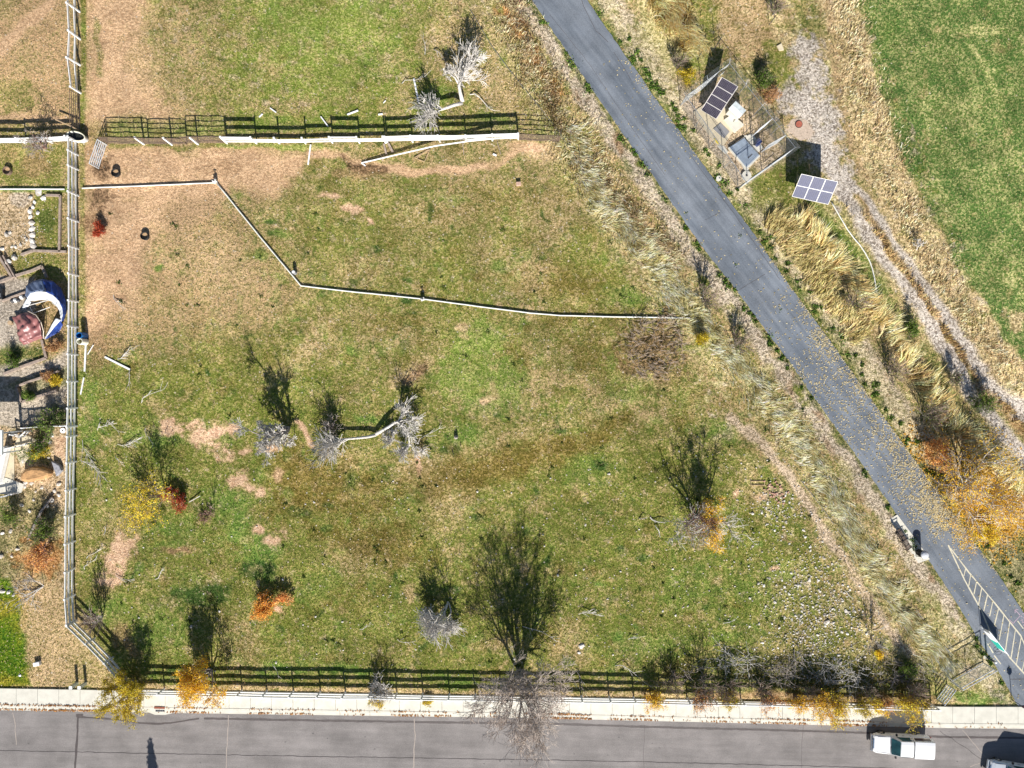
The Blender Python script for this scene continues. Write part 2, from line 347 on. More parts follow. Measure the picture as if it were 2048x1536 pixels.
# verge west of the path
poly([(960, -90)] + PL[:17] + [(1900, 1380), (1760, 1330), (1660, 1130), (1560, 960), (1440, 830), (1330, 640), (1230, 500), (1160, 380), (1120, 240), (1010, 60)], 'tanmix', .95, 16)
line([(960, -60), (1010, 60), (1080, 190), (1130, 290), (1190, 400), (1290, 520), (1370, 640), (1450, 740)], 60, 'straw', .5, .8)
line(off(PL, 20), 38, 'litter', .95, .4); line(off(PL, 3), 12, 'weeds', .7, .5, ragged=.9)
for (x, y, rx, ry, a_) in ((1035, 60, 40, 18, 60), (1060, 110, 34, 14, 60), (1100, 165, 36, 16, 50), (1005, 20, 20, 16, 60)): blob(x, y, rx, ry, 'orange', .55, a_, .6, 1.3)
for i in range(90):
    t = rr.random() * 17.9; i0 = int(t); f = t - i0; q = off(PL, rr.uniform(8, 95))[i0:i0 + 2]
    if len(q) < 2: continue
    blob(q[0][0] + (q[1][0] - q[0][0]) * f, q[0][1] + (q[1][1] - q[0][1]) * f, rr.uniform(8, 26), rr.uniform(4, 12), rr.choice(['weeds', 'straw', 'green', 'litter', 'leafy', 'brown', 'straw']), rr.uniform(.5, .9), rr.uniform(30, 90), .6, 1)
line([(1190, 395), (1290, 500), (1370, 610), (1470, 730), (1560, 830), (1640, 950), (1700, 1060), (1760, 1160), (1800, 1230)], 44, 'straw', .85, .6, ragged=.9)
line([(1455, 835), (1490, 858), (1525, 885), (1580, 950), (1640, 1040), (1690, 1120), (1740, 1200), (1790, 1270), (1850, 1340)], 20, 'trail', .9, .6)
blob(1450, 868, 34, 12, 'trail', .5, -40, .8, 1.2); blob(1300, 690, 70, 70, 'brown', .55, 0, .6, 1.2); blob(1310, 700, 56, 66, 'soil_shade', .6, 0, .8, 1.6)  # darkest blob paints the shaded holes of the brush heap onto the ground
blob(1545, 985, 26, 14, 'trail', .6); blob(1500, 970, 30, 50, 'leafy', .5); poly([(1560, 1130), (1740, 1150), (1780, 1320), (1500, 1340)], 'leafy', .35, 30); blob(1640, 1250, 90, 70, 'olive', .5, 0, .7)
poly([(1850, 1180), (1960, 1290), (2030, 1412), (1890, 1412), (1850, 1330)], 'straw', .5, 14); blob(1950, 1395, 60, 14, 'bright', .8); blob(2000, 1390, 20, 20, 'deep', .5); blob(1915, 1330, 20, 12, 'green', .7); blob(1940, 1340, 34, 14, 'litter', .7)
# east of the path
E = [p for p in PRt]
poly(E[:19] + [(2190, 1420), (2190, -100)], 'tanmix', 1, 8, False)
line(off(E, -6), 22, 'weeds', .9, .5, ragged=.8); line(off(E, -36), 44, 'litter', .8, .5); line(off(E, -30), 26, 'straw', .35, .8)
poly([(1290, -90), (1370, -90), (1400, 90), (1340, 150), (1270, 60)], 'straw', .9, 20); line([(1350, -60), (1372, 40), (1395, 92)], 34, 'dgold', .8)
poly([(1370, -90), (1430, -90), (1440, 60), (1420, 110), (1390, 60)], 'green', .8, 12); poly([(1420, -90), (1540, -90), (1560, 120), (1500, 140), (1430, 60)], 'brown', .45, 16)
poly([(1420, -90), (1520, -90), (1540, 60), (1480, 110), (1430, 50)], 'leafy', .6, 16); blob(1500, 150, 60, 30, 'weeds', .7); blob(1400, 120, 40, 24, 'lime', .7)
poly([(1540, 80), (1590, 90), (1590, 200), (1540, 190)], 'green', .8, 14); line([(1545, -60), (1560, 60), (1575, 80)], 30, 'dgold', .7); blob(1620, 40, 40, 50, 'weeds', .7)
poly([(1360, 212), (1444, 149), (1571, 310), (1476, 378)], 'trail', .75, 8); blob(1540, 330, 50, 20, 'litter', .5)
poly([(1500, 340), (1600, 330), (1670, 410), (1740, 560), (1800, 700), (1760, 640), (1690, 540), (1600, 430), (1500, 420)], 'green', .85, 16)
poly([(1590, 370), (1690, 410), (1740, 500), (1800, 620), (1820, 700), (1760, 640), (1690, 520)], 'bright', .55, 14)
line([(1600, 430), (1640, 480), (1700, 560), (1760, 640), (1830, 740), (1900, 840), (1960, 900), (2060, 1010)], 44, 'dgold', .9, .6); line([(1540, 420), (1620, 520), (1680, 620)], 40, 'straw', .8, .7)
line([(1850, 700), (1900, 790), (1960, 870)], 26, 'weeds', .7, .6)
line([(1680, -60), (1700, 80), (1730, 210), (1770, 330), (1820, 450), (1890, 570), (1950, 670), (2060, 800)], 95, 'dgold', .9, .4)
line([(1650, 380), (1740, 470), (1820, 580), (1900, 690), (1960, 770)], 60, 'dgold', .6, .5)
line([(1655, -60), (1670, 100), (1690, 240), (1720, 330)], 20, 'brown', .5, .6); line([(1700, 350), (1760, 470), (1850, 600), (1930, 700), (1990, 790), (2060, 880)], 16, 'brown', .6, .6)
poly([(1700, -100), (1722, 20), (1752, 150), (1800, 290), (1860, 420), (1950, 580), (2010, 680), (2190, 860), (2190, -100)], 'field', 1, 9)
m = inside([(1700, -100), (1722, 20), (1752, 150), (1800, 290), (1860, 420), (1950, 580), (2010, 680), (2190, 860), (2190, -100)], WX, WY)
apply(m * ss(-.25, .45, fbm(PX + PY * .5, PY - PX * .8, 50, 131, 4, .6)) * .5, 'fieldt'); apply(m * ss(.35, .6, fbm(PX, PY, 24, 141, 3, .6)) * .5, 'tanmix'); apply(m * ss(.55, .8, np.sin((PX * .86 - PY * .5) / 9.0 + 2 * N2)) * .22, 'fieldt')
apply(m * ss(.45, .6, N2) * .6, 'fieldt'); apply(m * ss(.1, .8, -N3) * .5, 'bright')
blob(2020, 560, 26, 22, 'fieldt', .9); blob(2030, 640, 22, 20, 'dgold', .9, 0, .5, 1.2); blob(1960, 60, 60, 14, 'fieldt', .8); line([(1940, 90), (1985, 160), (2010, 230)], 14, 'fieldt', .8, .8)
# fine mottling: weeds, straw, bare crumbs
Gm = ss(.3, .7, F[..., 8]) * (PX < 960 + PY * .68)
past = Gm * (PX > 160)
def nz_(sc, sd, o=3): return fbm(PX, PY, sc, sd, o, .65)
for sc, sd, a, b, k, amt in ((20, 701, .15, .6, 'leafy', .42), (16, 711, .2, .6, 'lime', .35), (24, 721, .2, .6, 'bright', .38), (10, 731, .25, .55, 'deep', .5), (11, 741, .36, .6, 'trail', .4), (30, 751, .15, .6, 'moss', .42), (9, 761, .40, .6, 'straw', .35)):
    apply(past * ss(a, b, nz_(sc, sd)) * amt, k)
pad_ = (PY < 235) * past * (PX < 1000)
apply(pad_ * ss(-.1, .4, nz_(22, 771)) * .6, 'tanmix'); apply(pad_ * ss(.3, .6, nz_(14, 781)) * .5, 'trail'); apply(pad_ * ss(.2, .6, nz_(16, 791)) * .5, 'lime')
vg = ss(.3, .7, F[..., 8]) * (PX > 960 + PY * .55) * (PX < 1720 + PY * .42)
for sc, sd, a, b, k, amt in ((14, 801, .2, .5, 'weeds', .6), (12, 811, .25, .5, 'straw', .8), (18, 821, .25, .55, 'green', .5), (10, 831, .3, .55, 'brown', .6), (16, 841, .35, .6, 'litter', .6)):
    apply(vg * ss(a, b, nz_(sc, sd)) * amt, k)
dm = (F[..., 8] < .3) * (PX < 700) * (PX > 160) * (PY < 700)
apply(dm * ss(.15, .5, nz_(20, 851)) * .45, 'dirtg'); apply(dm * ss(.3, .6, nz_(30, 861)) * .35, 'brown')
for a in ((640, 960, 150, 60, .5, 15), (1000, 925, 220, 34, .75, -16), (1170, 880, 100, 24, .6, -30), (760, 1090, 120, 42, .45, 10), (1120, 560, 110, 34, .35, 10)): blob(a[0], a[1], a[2], a[3], 'moss', a[4], a[5], .9, .9)
for a in ((700, 60, 110, 60, .5), (600, 40, 60, 60, .35), (955, 690, 60, 50, .6), (1005, 780, 55, 45, .45), (940, 750, 60, 50, .4)): blob(a[0], a[1], a[2], a[3], 'lime', a[4], 0, .9, 1)
for a in ((250, 1270, 22, 40, .7), (205, 1180, 30, 20, .4), (150, 1400, 5, 5, 0)): blob(a[0], a[1], a[2], a[3], 'brown', a[4], -20, .7, 1)
# gravel
for a in ((1612, 95, 34, 30), (1622, 150, 36, 40), (1600, 215, 46, 24), (1640, 230, 40, 60), (1650, 290, 36, 50), (1680, 360, 34, 44), (1590, 195, 40, 20)): blob(*a, 'gravel', .92, 0, .4, 1)
W1 = [(1650, 300), (1703, 419), (1744, 479), (1783, 541), (1822, 596), (1861, 653), (1900, 718), (1942, 779), (1994, 848), (2048, 911), (2120, 990)]
W2 = [(1690, 340), (1739, 409), (1770, 458), (1804, 505), (1825, 541), (1854, 588), (1885, 630), (1919, 677), (1953, 724), (1984, 765), (2048, 825), (2120, 890)]
line(W1, 24, 'gravel', .95, .5); line(W2, 17, 'gravel', .9, .5); line(W1[5:], 28, 'gravel', .7, .5); line(W2[6:], 28, 'gravel', .7, .5)
blob(1594, 262, 34, 24, 'trail', .9)
# leaf drift by the yellow tree
blob(1990, 1010, 90, 70, 'gold', .8, 30, .7, .8); blob(1930, 990, 60, 30, 'leafy', .7, 40); blob(1850, 880, 50, 40, 'dgold', .5); blob(1900, 930, 60, 24, 'brown', .4, 40)
blob(2040, 1130, 60, 60, 'weeds', .6); blob(1880, 820, 40, 60, 'weeds', .5, -30)
# fence foot and verge by the pavement
line([(300, 1374), (900, 1386), (1480, 1394), (1880, 1408)], 14, 'leafy', .8, .6); poly([(1380, 1310), (1870, 1320), (1880, 1400), (1380, 1390)], 'weeds', .6, 14); line([(1400, 1388), (1860, 1400)], 16, 'brown', .7, .6)
# neighbour's yard
poly([(-140, 290), (132, 290), (138, 1376), (-140, 1376)], 'tanmix', 1, 5, False)
poly([(-140, 290), (130, 290), (130, 372), (-140, 372)], 'green', .6, 8); blob(70, 330, 30, 30, 'brown', .6); blob(20, 310, 30, 20, 'brown', .4)
poly([(-140, 384), (66, 384), (66, 505), (20, 520), (-140, 540)], 'yard', .8, 10); blob(40, 400, 24, 20, 'gravel', .5)
poly([(68, 384), (124, 384), (122, 503), (68, 503)], 'green', .8, 4, False); blob(96, 440, 20, 30, 'deep', .5); blob(80, 480, 12, 20, 'brown', .5)
poly([(20, 500), (132, 508), (132, 560), (90, 560), (40, 560)], 'green', .6, 8); poly([(-140, 530), (70, 560), (60, 700), (-140, 720)], 'pave', .95, 6)
poly([(60, 560), (132, 560), (132, 700), (90, 690)], 'brown', .5, 8); poly([(-140, 700), (90, 690), (95, 715), (0, 745), (-140, 750)], 'weeds', .9, 8)
poly([(-140, 745), (95, 720), (134, 700), (134, 850), (-140, 860)], 'pave', .9, 8); poly([(15, 768), (134, 730), (134, 770), (50, 800)], 'weeds', .6, 6); blob(115, 830, 14, 26, 'weeds', .8)
poly([(-140, 860), (134, 858), (134, 1180), (-140, 1180)], 'yard', .85, 6); blob(85, 900, 22, 30, 'weeds', .8); poly([(112, 880), (134, 880), (130, 930), (112, 910)], 'pink', .8, 4)
poly([(-140, 980), (60, 980), (134, 1020), (120, 1180), (-140, 1180)], 'weeds', .6, 18); line([(60, 1080), (80, 1030), (110, 990)], 12, 'soil_shade', .6, .6); blob(30, 1050, 40, 14, 'soil_shade', .3)
blob(70, 1180, 60, 40, 'leafy', .7); blob(80, 1120, 50, 40, 'orange', .5, 0, .6, 1)
poly([(60, 1170), (138, 1170), (240, 1376), (60, 1376)], 'leafy', .7, 16); poly([(-140, 1150), (20, 1160), (48, 1210), (50, 1300), (66, 1376), (-140, 1376)], 'lawn', .97, 7)
apply(((PX < 60) & (PY > 1180)) * ss(0, .5, N2) * .3, 'gold'); line([(143, 290), (140, 1240), (260, 1378)], 8, 'weeds', .6, warp=False)
line([(-100, 379), (136, 379)], 10, 'bright', .7, warp=False)
# broad drifts and mottling
mot = 1 + .24 * N2 + .12 * N1 + .18 * N3
F[..., 0:6] *= mot[..., None]
F[..., 6] += .16 * N1 + .10 * N4; F[..., 6] = np.clip(F[..., 6], .05, .95)
def walk_y(x, which):                              # edges of pavement and kerb across the photo
    T = {'w0': [(-200, 1373), (0, 1376), (512, 1385), (1024, 1394), (1536, 1403), (1900, 1413), (2048, 1413), (2300, 1414)],
         'w1': [(-200, 1405), (0, 1408), (512, 1417), (1024, 1425), (1536, 1437), (1900, 1446), (2048, 1447), (2300, 1450)],
         'k1': [(-200, 1416), (0, 1420), (512, 1428), (1024, 1435), (1536, 1447), (1900, 1456), (2048, 1457), (2300, 1460)]}[which]
    return float(np.interp(x, [a for a, b in T], [b for a, b in T]))
# relief: gentle lumps, flattened under paving
relief = .05 * N2 + .035 * N1 + .05
paved = inside(PL + [(2300, 1500)] + PRt[::-1], PX, PY)
dp = np.minimum(dline(PL, 1, PX, PY), dline(PRt, 1, PX, PY)); dp = np.where(paved, 0, dp)
ws = np.array([walk_y(x, 'w0') for x in gx])[None, :]
dw = np.clip(ws - PY, 0, None)
flat = np.minimum(ss(0, 14, dp), ss(0, 14, dw))
sw = inside([(1380, 222), (1440, 190), (1500, 250), (1460, 320)], PX, PY)
Z = -0.03 + relief * flat
F[..., 8] *= np.minimum(ss(0, 4, dp), ss(0, 3, dw)) * (flat > 0)
def sample(px, py):
    i = np.clip(((px - gx[0]) / STEP + .5).astype(int), 0, NX - 1); j = np.clip(((py - gy[0]) / STEP + .5).astype(int), 0, NY - 1)
    return F[j, i], Z[j, i]
def zat(px, py):
    return float(sample(np.array([px]), np.array([py]))[1][0])
# one sheet: dense under the photo, widening out to the horizon
ext = np.array([40, 100, 220, 500, 1200, 3000, 8000, 20000, 50000, 90000.])
ax = np.concatenate([gx[0] - ext[::-1], gx, gx[-1] + ext]); ay = np.concatenate([gy[0] - ext[::-1], gy, gy[-1] + ext])
ii = np.clip(np.arange(len(ax)) - len(ext), 0, NX - 1); jj = np.clip(np.arange(len(ay)) - len(ext), 0, NY - 1)
AX, AY = np.meshgrid(ax, ay); FF = F[np.ix_(jj, ii)].copy(); ZZ = Z[np.ix_(jj, ii)]
outm = (AX < gx[0] - 1) | (AX > gx[-1] + 1) | (AY < gy[0] - 1) | (AY > gy[-1] + 1)
FF[outm] = PR['tanmix']; ZZ = np.where(outm, -0.03, ZZ)
FF[outm & (AX > 1700 + .62 * AY)] = PR['field']; FF[outm & (AY > 1640)] = PR['tanmix']
co = np.stack([(AX - CX) / S, (CY - AY) / S, ZZ], -1).reshape(-1, 3)
nx = len(ax); ny = len(ay); q = (np.arange(ny - 1)[:, None] * nx + np.arange(nx - 1)[None, :]).reshape(-1)
quads = np.stack([q, q + nx, q + nx + 1, q + 1], 1)
def ground_mat():
    m = bpy.data.materials.new("pasture_ground"); m.use_nodes = True; n = m.node_tree; L = n.links; N = n.nodes
    p = N['Principled BSDF']; p.inputs['Roughness'].default_value = .95; p.inputs['Specular IOR Level'].default_value = .1
    def at(nm):
        a = N.new("ShaderNodeAttribute"); a.attribute_name = nm; return a
    def math_(op, a, b=None, c=None, clamp=False):
        k = N.new("ShaderNodeMath"); k.operation = op; k.use_clamp = clamp
        for i, v in enumerate((a, b, c)):
            if v is None: continue
            if isinstance(v, (int, float)): k.inputs[i].default_value = v
            else: L.new(v, k.inputs[i])
        return k.outputs[0]
    def noise(sc, det, rough=.5, dist=0):
        k = N.new("ShaderNodeTexNoise"); k.inputs['Scale'].default_value = sc; k.inputs['Detail'].default_value = det
        k.inputs['Roughness'].default_value = rough; k.inputs['Distortion'].default_value = dist
        L.new(geo.outputs['Position'], k.inputs['Vector']); return k.outputs['Fac']
    geo = N.new("ShaderNodeNewGeometry")
    ca, cb, pr = at("colA"), at("colB"), at("prm")
    sp = N.new("ShaderNodeSeparateColor"); L.new(pr.outputs['Color'], sp.inputs[0])
    n1 = noise(4.6, 5, .68, .8); n2 = noise(17, 3, .6); n3 = noise(.55, 4, .6)
    t = math_('MULTIPLY_ADD', math_('SUBTRACT', n1, .5), 7.5, .5)
    t = math_('ADD', t, math_('MULTIPLY', math_('SUBTRACT', sp.outputs[0], .5), 2.2), clamp=True)
    mx = N.new("ShaderNodeMix"); mx.data_type = 'RGBA'; L.new(t, mx.inputs['Factor']); L.new(ca.outputs['Color'], mx.inputs['A']); L.new(cb.outputs['Color'], mx.inputs['B'])
    br = math_('MULTIPLY_ADD', math_('SUBTRACT', n2, .5), 2.6, 1.0)
    br = math_('MULTIPLY', br, math_('MULTIPLY_ADD', math_('SUBTRACT', n3, .5), .5, 1.0))
    vm = N.new("ShaderNodeVectorMath"); vm.operation = 'SCALE'; L.new(mx.outputs['Result'], vm.inputs[0]); L.new(br, vm.inputs['Scale'])
    vo = N.new("ShaderNodeTexVoronoi"); vo.inputs['Scale'].default_value = 5.5; L.new(geo.outputs['Position'], vo.inputs['Vector'])
    vs = N.new("ShaderNodeSeparateColor"); L.new(vo.outputs['Color'], vs.inputs[0])
    dens = math_('LESS_THAN', vs.outputs[0], sp.outputs[1])
    near = math_('LESS_THAN', vo.outputs['Distance'], math_('MULTIPLY_ADD', vs.outputs[1], .3, .16))
    mk = math_('MULTIPLY', dens, near)
    m2 = N.new("ShaderNodeMix"); m2.data_type = 'RGBA'; L.new(math_('MULTIPLY', mk, .8), m2.inputs['Factor']); L.new(vm.outputs[0], m2.inputs['A']); m2.inputs['B'].default_value = (*alb(226, 212, 190), 1)
    L.new(m2.outputs['Result'], p.inputs['Base Color'])
    hh = math_('ADD', math_('MULTIPLY', n1, 1.0), math_('MULTIPLY', n2, .45))
    bp = N.new("ShaderNodeBump"); bp.inputs['Distance'].default_value = .16; bp.inputs['Strength'].default_value = .8
    L.new(math_('ADD', hh, math_('MULTIPLY', mk, .25)), bp.inputs['Height']); L.new(bp.outputs[0], p.inputs['Normal'])
    return m
gro = npmesh("ground", co, quads, ground_mat(), None, None, 'structure')
for nm, a, b in (("colA", 0, 3), ("colB", 3, 6), ("prm", 6, 9)):
    at_ = gro.data.color_attributes.new(nm, 'FLOAT_COLOR', 'POINT'); d_ = np.ones((ny * nx, 4)); d_[:, :3] = np.clip(FF[..., a:b].reshape(-1, 3), 0, 1)
    at_.data.foreach_set("color", d_.astype(np.float32).ravel())
gro.data.polygons.foreach_set("use_smooth", np.ones(len(quads), bool))
# ---------------------------------------------------------------- grass (nobody could count it)
rs = np.random.RandomState(3)
def in_paved(px, py):
    return inside(PL + [(2300, 1500)] + PRt[::-1], px, py)
def blades(name, n, hgt, wid, label, cat, xs=None, ys=None, cover=True, lean=None, tint=None, seg=1, cols=None, jit=.35, flow=None, keep=None):
    if xs is None: xs = rs.uniform(-40, 2090, n); ys = rs.uniform(-40, 1420, n)
    f, z = sample(xs, ys)
    if cover:
        k = rs.rand(len(xs)) < f[:, 8] * .9; xs, ys, f, z = xs[k], ys[k], f[k], z[k]
        if cols is not None: cols = cols[k]
    n = len(xs)
    pick = (rs.rand(n) < np.clip(f[:, 6], .1, .9))[:, None]
    c = np.where(pick, f[:, 3:6], f[:, 0:3]) if cols is None else cols
    c = np.clip(c * (1 + jit * rs.randn(n, 1)), .01, .85) * (1 + .06 * rs.randn(n, 3)); c = np.clip(c, .008, .85)
    X = (xs - CX) / S; Y = (CY - ys) / S
    h = hgt * rs.uniform(.5, 1.3, n); w = wid * rs.uniform(.6, 1.4, n); a = rs.uniform(0, 2 * np.pi, n)
    ld = rs.uniform(.2, 1.1, n) * h
    la = rs.uniform(0, 2 * np.pi, n)
    lx = np.cos(la) * ld; ly = np.sin(la) * ld
    if flow is not None:
        lx = lx * .5 + flow[0] * h; ly = ly * .5 + flow[1] * h
    wx = np.cos(a) * w / 2; wy = np.sin(a) * w / 2
    if seg == 1:
        v = np.stack([np.stack([X - wx, Y - wy, z - .01], 1), np.stack([X + wx, Y + wy, z - .01], 1), np.stack([X + lx, Y + ly, z + h], 1)], 1).reshape(-1, 3)
        fc = np.arange(3 * n).reshape(-1, 3); cc = np.repeat(c, 3, 0)
    else:
        V = []; hz = [0, .55, .85, .95][:seg + 1]; fr = [0, .3, .75, 1.25][:seg + 1]; ww = [1, .9, .7, .15][:seg + 1]
        for i in range(seg + 1):
            for sgn in (-1, 1):
                V.append(np.stack([X + lx * fr[i] + sgn * wx * ww[i], Y + ly * fr[i] + sgn * wy * ww[i], z - .01 + h * hz[i]], 1))
        m_ = 2 * (seg + 1); v = np.stack(V, 1).reshape(-1, 3); b = np.arange(n)[:, None] * m_
        fc = np.concatenate([b + np.array([[2 * i, 2 * i + 1, 2 * i + 3, 2 * i + 2]]) for i in range(seg)], 0); cc = np.repeat(c, m_, 0)
    return npmesh(name, v, fc, grassm, label, cat, 'stuff', cc)
grassm = colmat("grass_blades", .9, .25)
blades("grass", 620000, .085, .055, "short mottled pasture grass covering the whole field", "grass", jit=.5)
def band(pts, w, n, pw=1.0):
    seg = [math.dist(a, b) for a, b in zip(pts, pts[1:])]; cum = np.cumsum([0] + seg)
    t = rs.uniform(0, cum[-1], n); xs = np.interp(t, cum, [p[0] for p in pts]); ys = np.interp(t, cum, [p[1] for p in pts])
    k = np.clip(np.searchsorted(cum, t) - 1, 0, len(seg) - 1); P = np.array(pts, float); d = P[k + 1] - P[k]; d /= np.linalg.norm(d, axis=1)[:, None]
    o = rs.randn(n) * w * .5; o = o * (1 + .5 * vn1(xs, ys))
    return xs - d[:, 1] * o, ys + d[:, 0] * o
def vn1(x, y): return fbm(x, y, 30, 201, 2)
def reeds(name, pts, w, n, h, colA, colB, flow, label, wid=.05):
    xs, ys = band(pts, w, n); dens = fbm(xs, ys, 22, 301, 3, .6)
    k = (dens + rs.rand(n) * .6 > .1) & ~in_paved(xs, ys) & (sample(xs, ys)[0][:, 8] > .14); xs, ys = xs[k], ys[k]; n = len(xs)
    mixn = np.clip(.5 + .9 * fbm(xs, ys, 9, 401, 2) + .2 * rs.randn(n), 0, 1)[:, None]
    c = (np.array(alb(*colA)) * (1 - mixn) + np.array(alb(*colB)) * mixn) * 1.4
    sw_ = fbm(xs, ys, 34, 501, 2) * 1.6
    fx = flow[0] * np.cos(sw_) - flow[1] * np.sin(sw_); fy = flow[0] * np.sin(sw_) + flow[1] * np.cos(sw_)
    return blades(name, n, h, wid, label, "tall grass", xs, ys, False, seg=3, cols=c, jit=.2, flow=(fx, fy))
reeds("dry_grass", [(1150, 250), (1190, 395), (1290, 500), (1370, 610), (1470, 730), (1560, 830), (1640, 950), (1700, 1060), (1760, 1160), (1830, 1260), (1900, 1340)], 30, 24000, .38, (180, 168, 108), (252, 244, 206), (.75, -.45), "pale straw grass laid over in a band west of the path")
reeds("tall_golden_grass", [(1598, 432), (1640, 480), (1700, 560), (1760, 640), (1830, 740), (1900, 840), (1960, 900), (2070, 1010)], 15, 9500, .62, (190, 164, 104), (252, 234, 178), (.75, .55), "tall golden reeds combed sideways between path and gravel track", .06)
reeds("tall_pale_reeds", [(1310, -40), (1340, 20), (1372, 70), (1392, 100)], 26, 8000, .9, (190, 158, 90), (250, 230, 170), (.35, -.7), "tall pale reeds at the top edge beside the path", .06)
reeds("dry_verge_grass", [(1690, -40), (1705, 80), (1735, 210), (1775, 330), (1825, 450), (1890, 570), (1950, 670), (2070, 800)], 46, 9500, .26, (164, 144, 104), (240, 224, 186), (.3, .3), "dry tan grass between gravel track and green field")
reeds("verge_weeds", [(1000, -40), (1050, 100), (1110, 210), (1170, 330), (1260, 430), (1350, 530)], 42, 15000, .35, (160, 138, 98), (238, 222, 184), (.3, -.3), "matted dry weeds on the slope west of the path")
reeds("track_grass", [(1690, 400), (1760, 480), (1830, 590), (1900, 680), (1960, 760), (2050, 860)], 12, 3500, .3, (140, 116, 74), (214, 186, 134), (.3, .3), "brown grass growing between the gravel wheel ruts")
reeds("straw_verge", [(1540, 430), (1600, 500), (1660, 590), (1720, 680)], 26, 7000, .5, (160, 146, 90), (228, 208, 152), (.5, .3), "straw coloured grass on the east bank of the path")
# low weeds in clumps
def clumps(name, cen, colA, colB, n, h, label, wid=.09, kind='stuff'):
    xs = []; ys = []
    for (x, y, r_) in cen:
        a = rs.uniform(0, 2 * np.pi, n); d = np.abs(rs.randn(n)) * r_ * .75 * rs.uniform(.5, 1.2); xs.append(x + d * np.cos(a) * rs.uniform(.8, 1.5)); ys.append(y + d * np.sin(a))
    xs = np.concatenate(xs); ys = np.concatenate(ys); m_ = rs.rand(len(xs), 1)
    c = np.array(alb(*colA)) * (1 - m_) + np.array(alb(*colB)) * m_
    return blades(name, len(xs), h, wid, label, "weeds", xs, ys, False, seg=2, cols=c, jit=.2)
cen = []
oL = off(PL, 1); oR = off(PRt, -8)
for i in range(150):
    o_ = off(PL, rr.uniform(2, 12)) if rr.random() < .4 else off(PRt, -rr.uniform(4, 26)); t = rr.uniform(0, 17.5); k = int(t); f = t - k
    cen.append((o_[k][0] * (1 - f) + o_[k + 1][0] * f, o_[k][1] * (1 - f) + o_[k + 1][1] * f, rr.uniform(3, 7)))
clumps("verge_clumps", cen, (70, 104, 40), (130, 160, 70), 60, .15, "dark green weed clumps along both edges of the path")
cen = [(rr.uniform(200, 1640), rr.uniform(420, 1360), rr.uniform(2, 6)) for i in range(150)] + [(1200, 930, 12), (1120, 860, 14), (700, 970, 14), (605, 1020, 14), (960, 1030, 12), (520, 1140, 20), (740, 836, 22), (1250, 590, 26)]
clumps("weeds", cen, (76, 100, 44), (130, 146, 74), 34, .10, "small green weed clumps scattered over the pasture")
xs, ys = [], []
for (x, y, r_) in ((1350, 1340, 40), (1500, 1350, 60), (1620, 1350, 60), (1740, 1350, 60), (1820, 1360, 40)):
    xs.append(x + rs.randn(500) * r_ * .55); ys.append(y + rs.randn(500) * 15)
xs = np.concatenate(xs); ys = np.concatenate(ys); m_ = rs.rand(len(xs), 1)
blades("undergrowth", len(xs), .25, .06, "tangled dark undergrowth below the brush beside the south fence", "undergrowth", xs, ys, False, seg=2, cols=np.array(alb(104, 104, 56)) * (1 - m_) + np.array(alb(196, 182, 120)) * m_, jit=.3)
# ---------------------------------------------------------------- path, street, pavement, painted lines
def asphalt(name, c, c2, stretch=(1, 1, 1), rot=0, sc=.6):
    m = bpy.data.materials.new(name); m.use_nodes = True; n = m.node_tree; L = n.links
    p = n.nodes['Principled BSDF']; p.inputs['Roughness'].default_value = .85; p.inputs['Specular IOR Level'].default_value = .25
    geo = n.nodes.new("ShaderNodeNewGeometry"); mp = n.nodes.new("ShaderNodeMapping"); mp.vector_type = 'TEXTURE'
    mp.inputs['Rotation'].default_value = (0, 0, rot); mp.inputs['Scale'].default_value = stretch; L.new(geo.outputs['Position'], mp.inputs['Vector'])
    def nz(s, d, v):
        k = n.nodes.new("ShaderNodeTexNoise"); k.inputs['Scale'].default_value = s; k.inputs['Detail'].default_value = d; k.inputs['Roughness'].default_value = .6; L.new(v, k.inputs['Vector']); return k.outputs['Fac']
    a = nz(sc, 5, mp.outputs[0]); b = nz(14, 3, geo.outputs['Position']); c3 = nz(.35, 3, geo.outputs['Position'])
    mx = n.nodes.new("ShaderNodeMix"); mx.data_type = 'RGBA'; mx.inputs['A'].default_value = (*c, 1); mx.inputs['B'].default_value = (*c2, 1)
    mr = n.nodes.new("ShaderNodeMapRange"); mr.inputs[1].default_value = .32; mr.inputs[2].default_value = .68; L.new(a, mr.inputs[0]); L.new(mr.outputs[0], mx.inputs['Factor'])
    ad = n.nodes.new("ShaderNodeMath"); ad.operation = 'ADD'; L.new(b, ad.inputs[0]); L.new(c3, ad.inputs[1])
    mr2 = n.nodes.new("ShaderNodeMapRange"); mr2.inputs[1].default_value = .75; mr2.inputs[2].default_value = 1.25; mr2.inputs[3].default_value = .74; mr2.inputs[4].default_value = 1.26; L.new(ad.outputs[0], mr2.inputs[0])
    vm = n.nodes.new("ShaderNodeVectorMath"); vm.operation = 'SCALE'; L.new(mx.outputs['Result'], vm.inputs[0]); L.new(mr2.outputs[0], vm.inputs['Scale']); L.new(vm.outputs[0], p.inputs['Base Color'])
    bp = n.nodes.new("ShaderNodeBump"); bp.inputs['Distance'].default_value = .01; L.new(b, bp.inputs['Height']); L.new(bp.outputs[0], p.inputs['Normal'])
    return m
m_path = asphalt("path_asphalt", alb(104, 112, 122), alb(138, 144, 152), (14, 1, 1), R(-52), 1.4)
m_street = asphalt("street_asphalt", alb(134, 129, 126), alb(150, 144, 141), (9, 1, 1), R(-1), 1.9)
m_seal = mat("crack_sealant", alb(92, 84, 82), .6, .15, 4)
m_crk = mat("open_crack", alb(84, 78, 78), .9, .15, 4)
m_crkl = mat("worn_crack", alb(178, 166, 156), .9, .1, 6)
m_line = mat("line_paint", alb(222, 214, 188), .7, .12, 8)
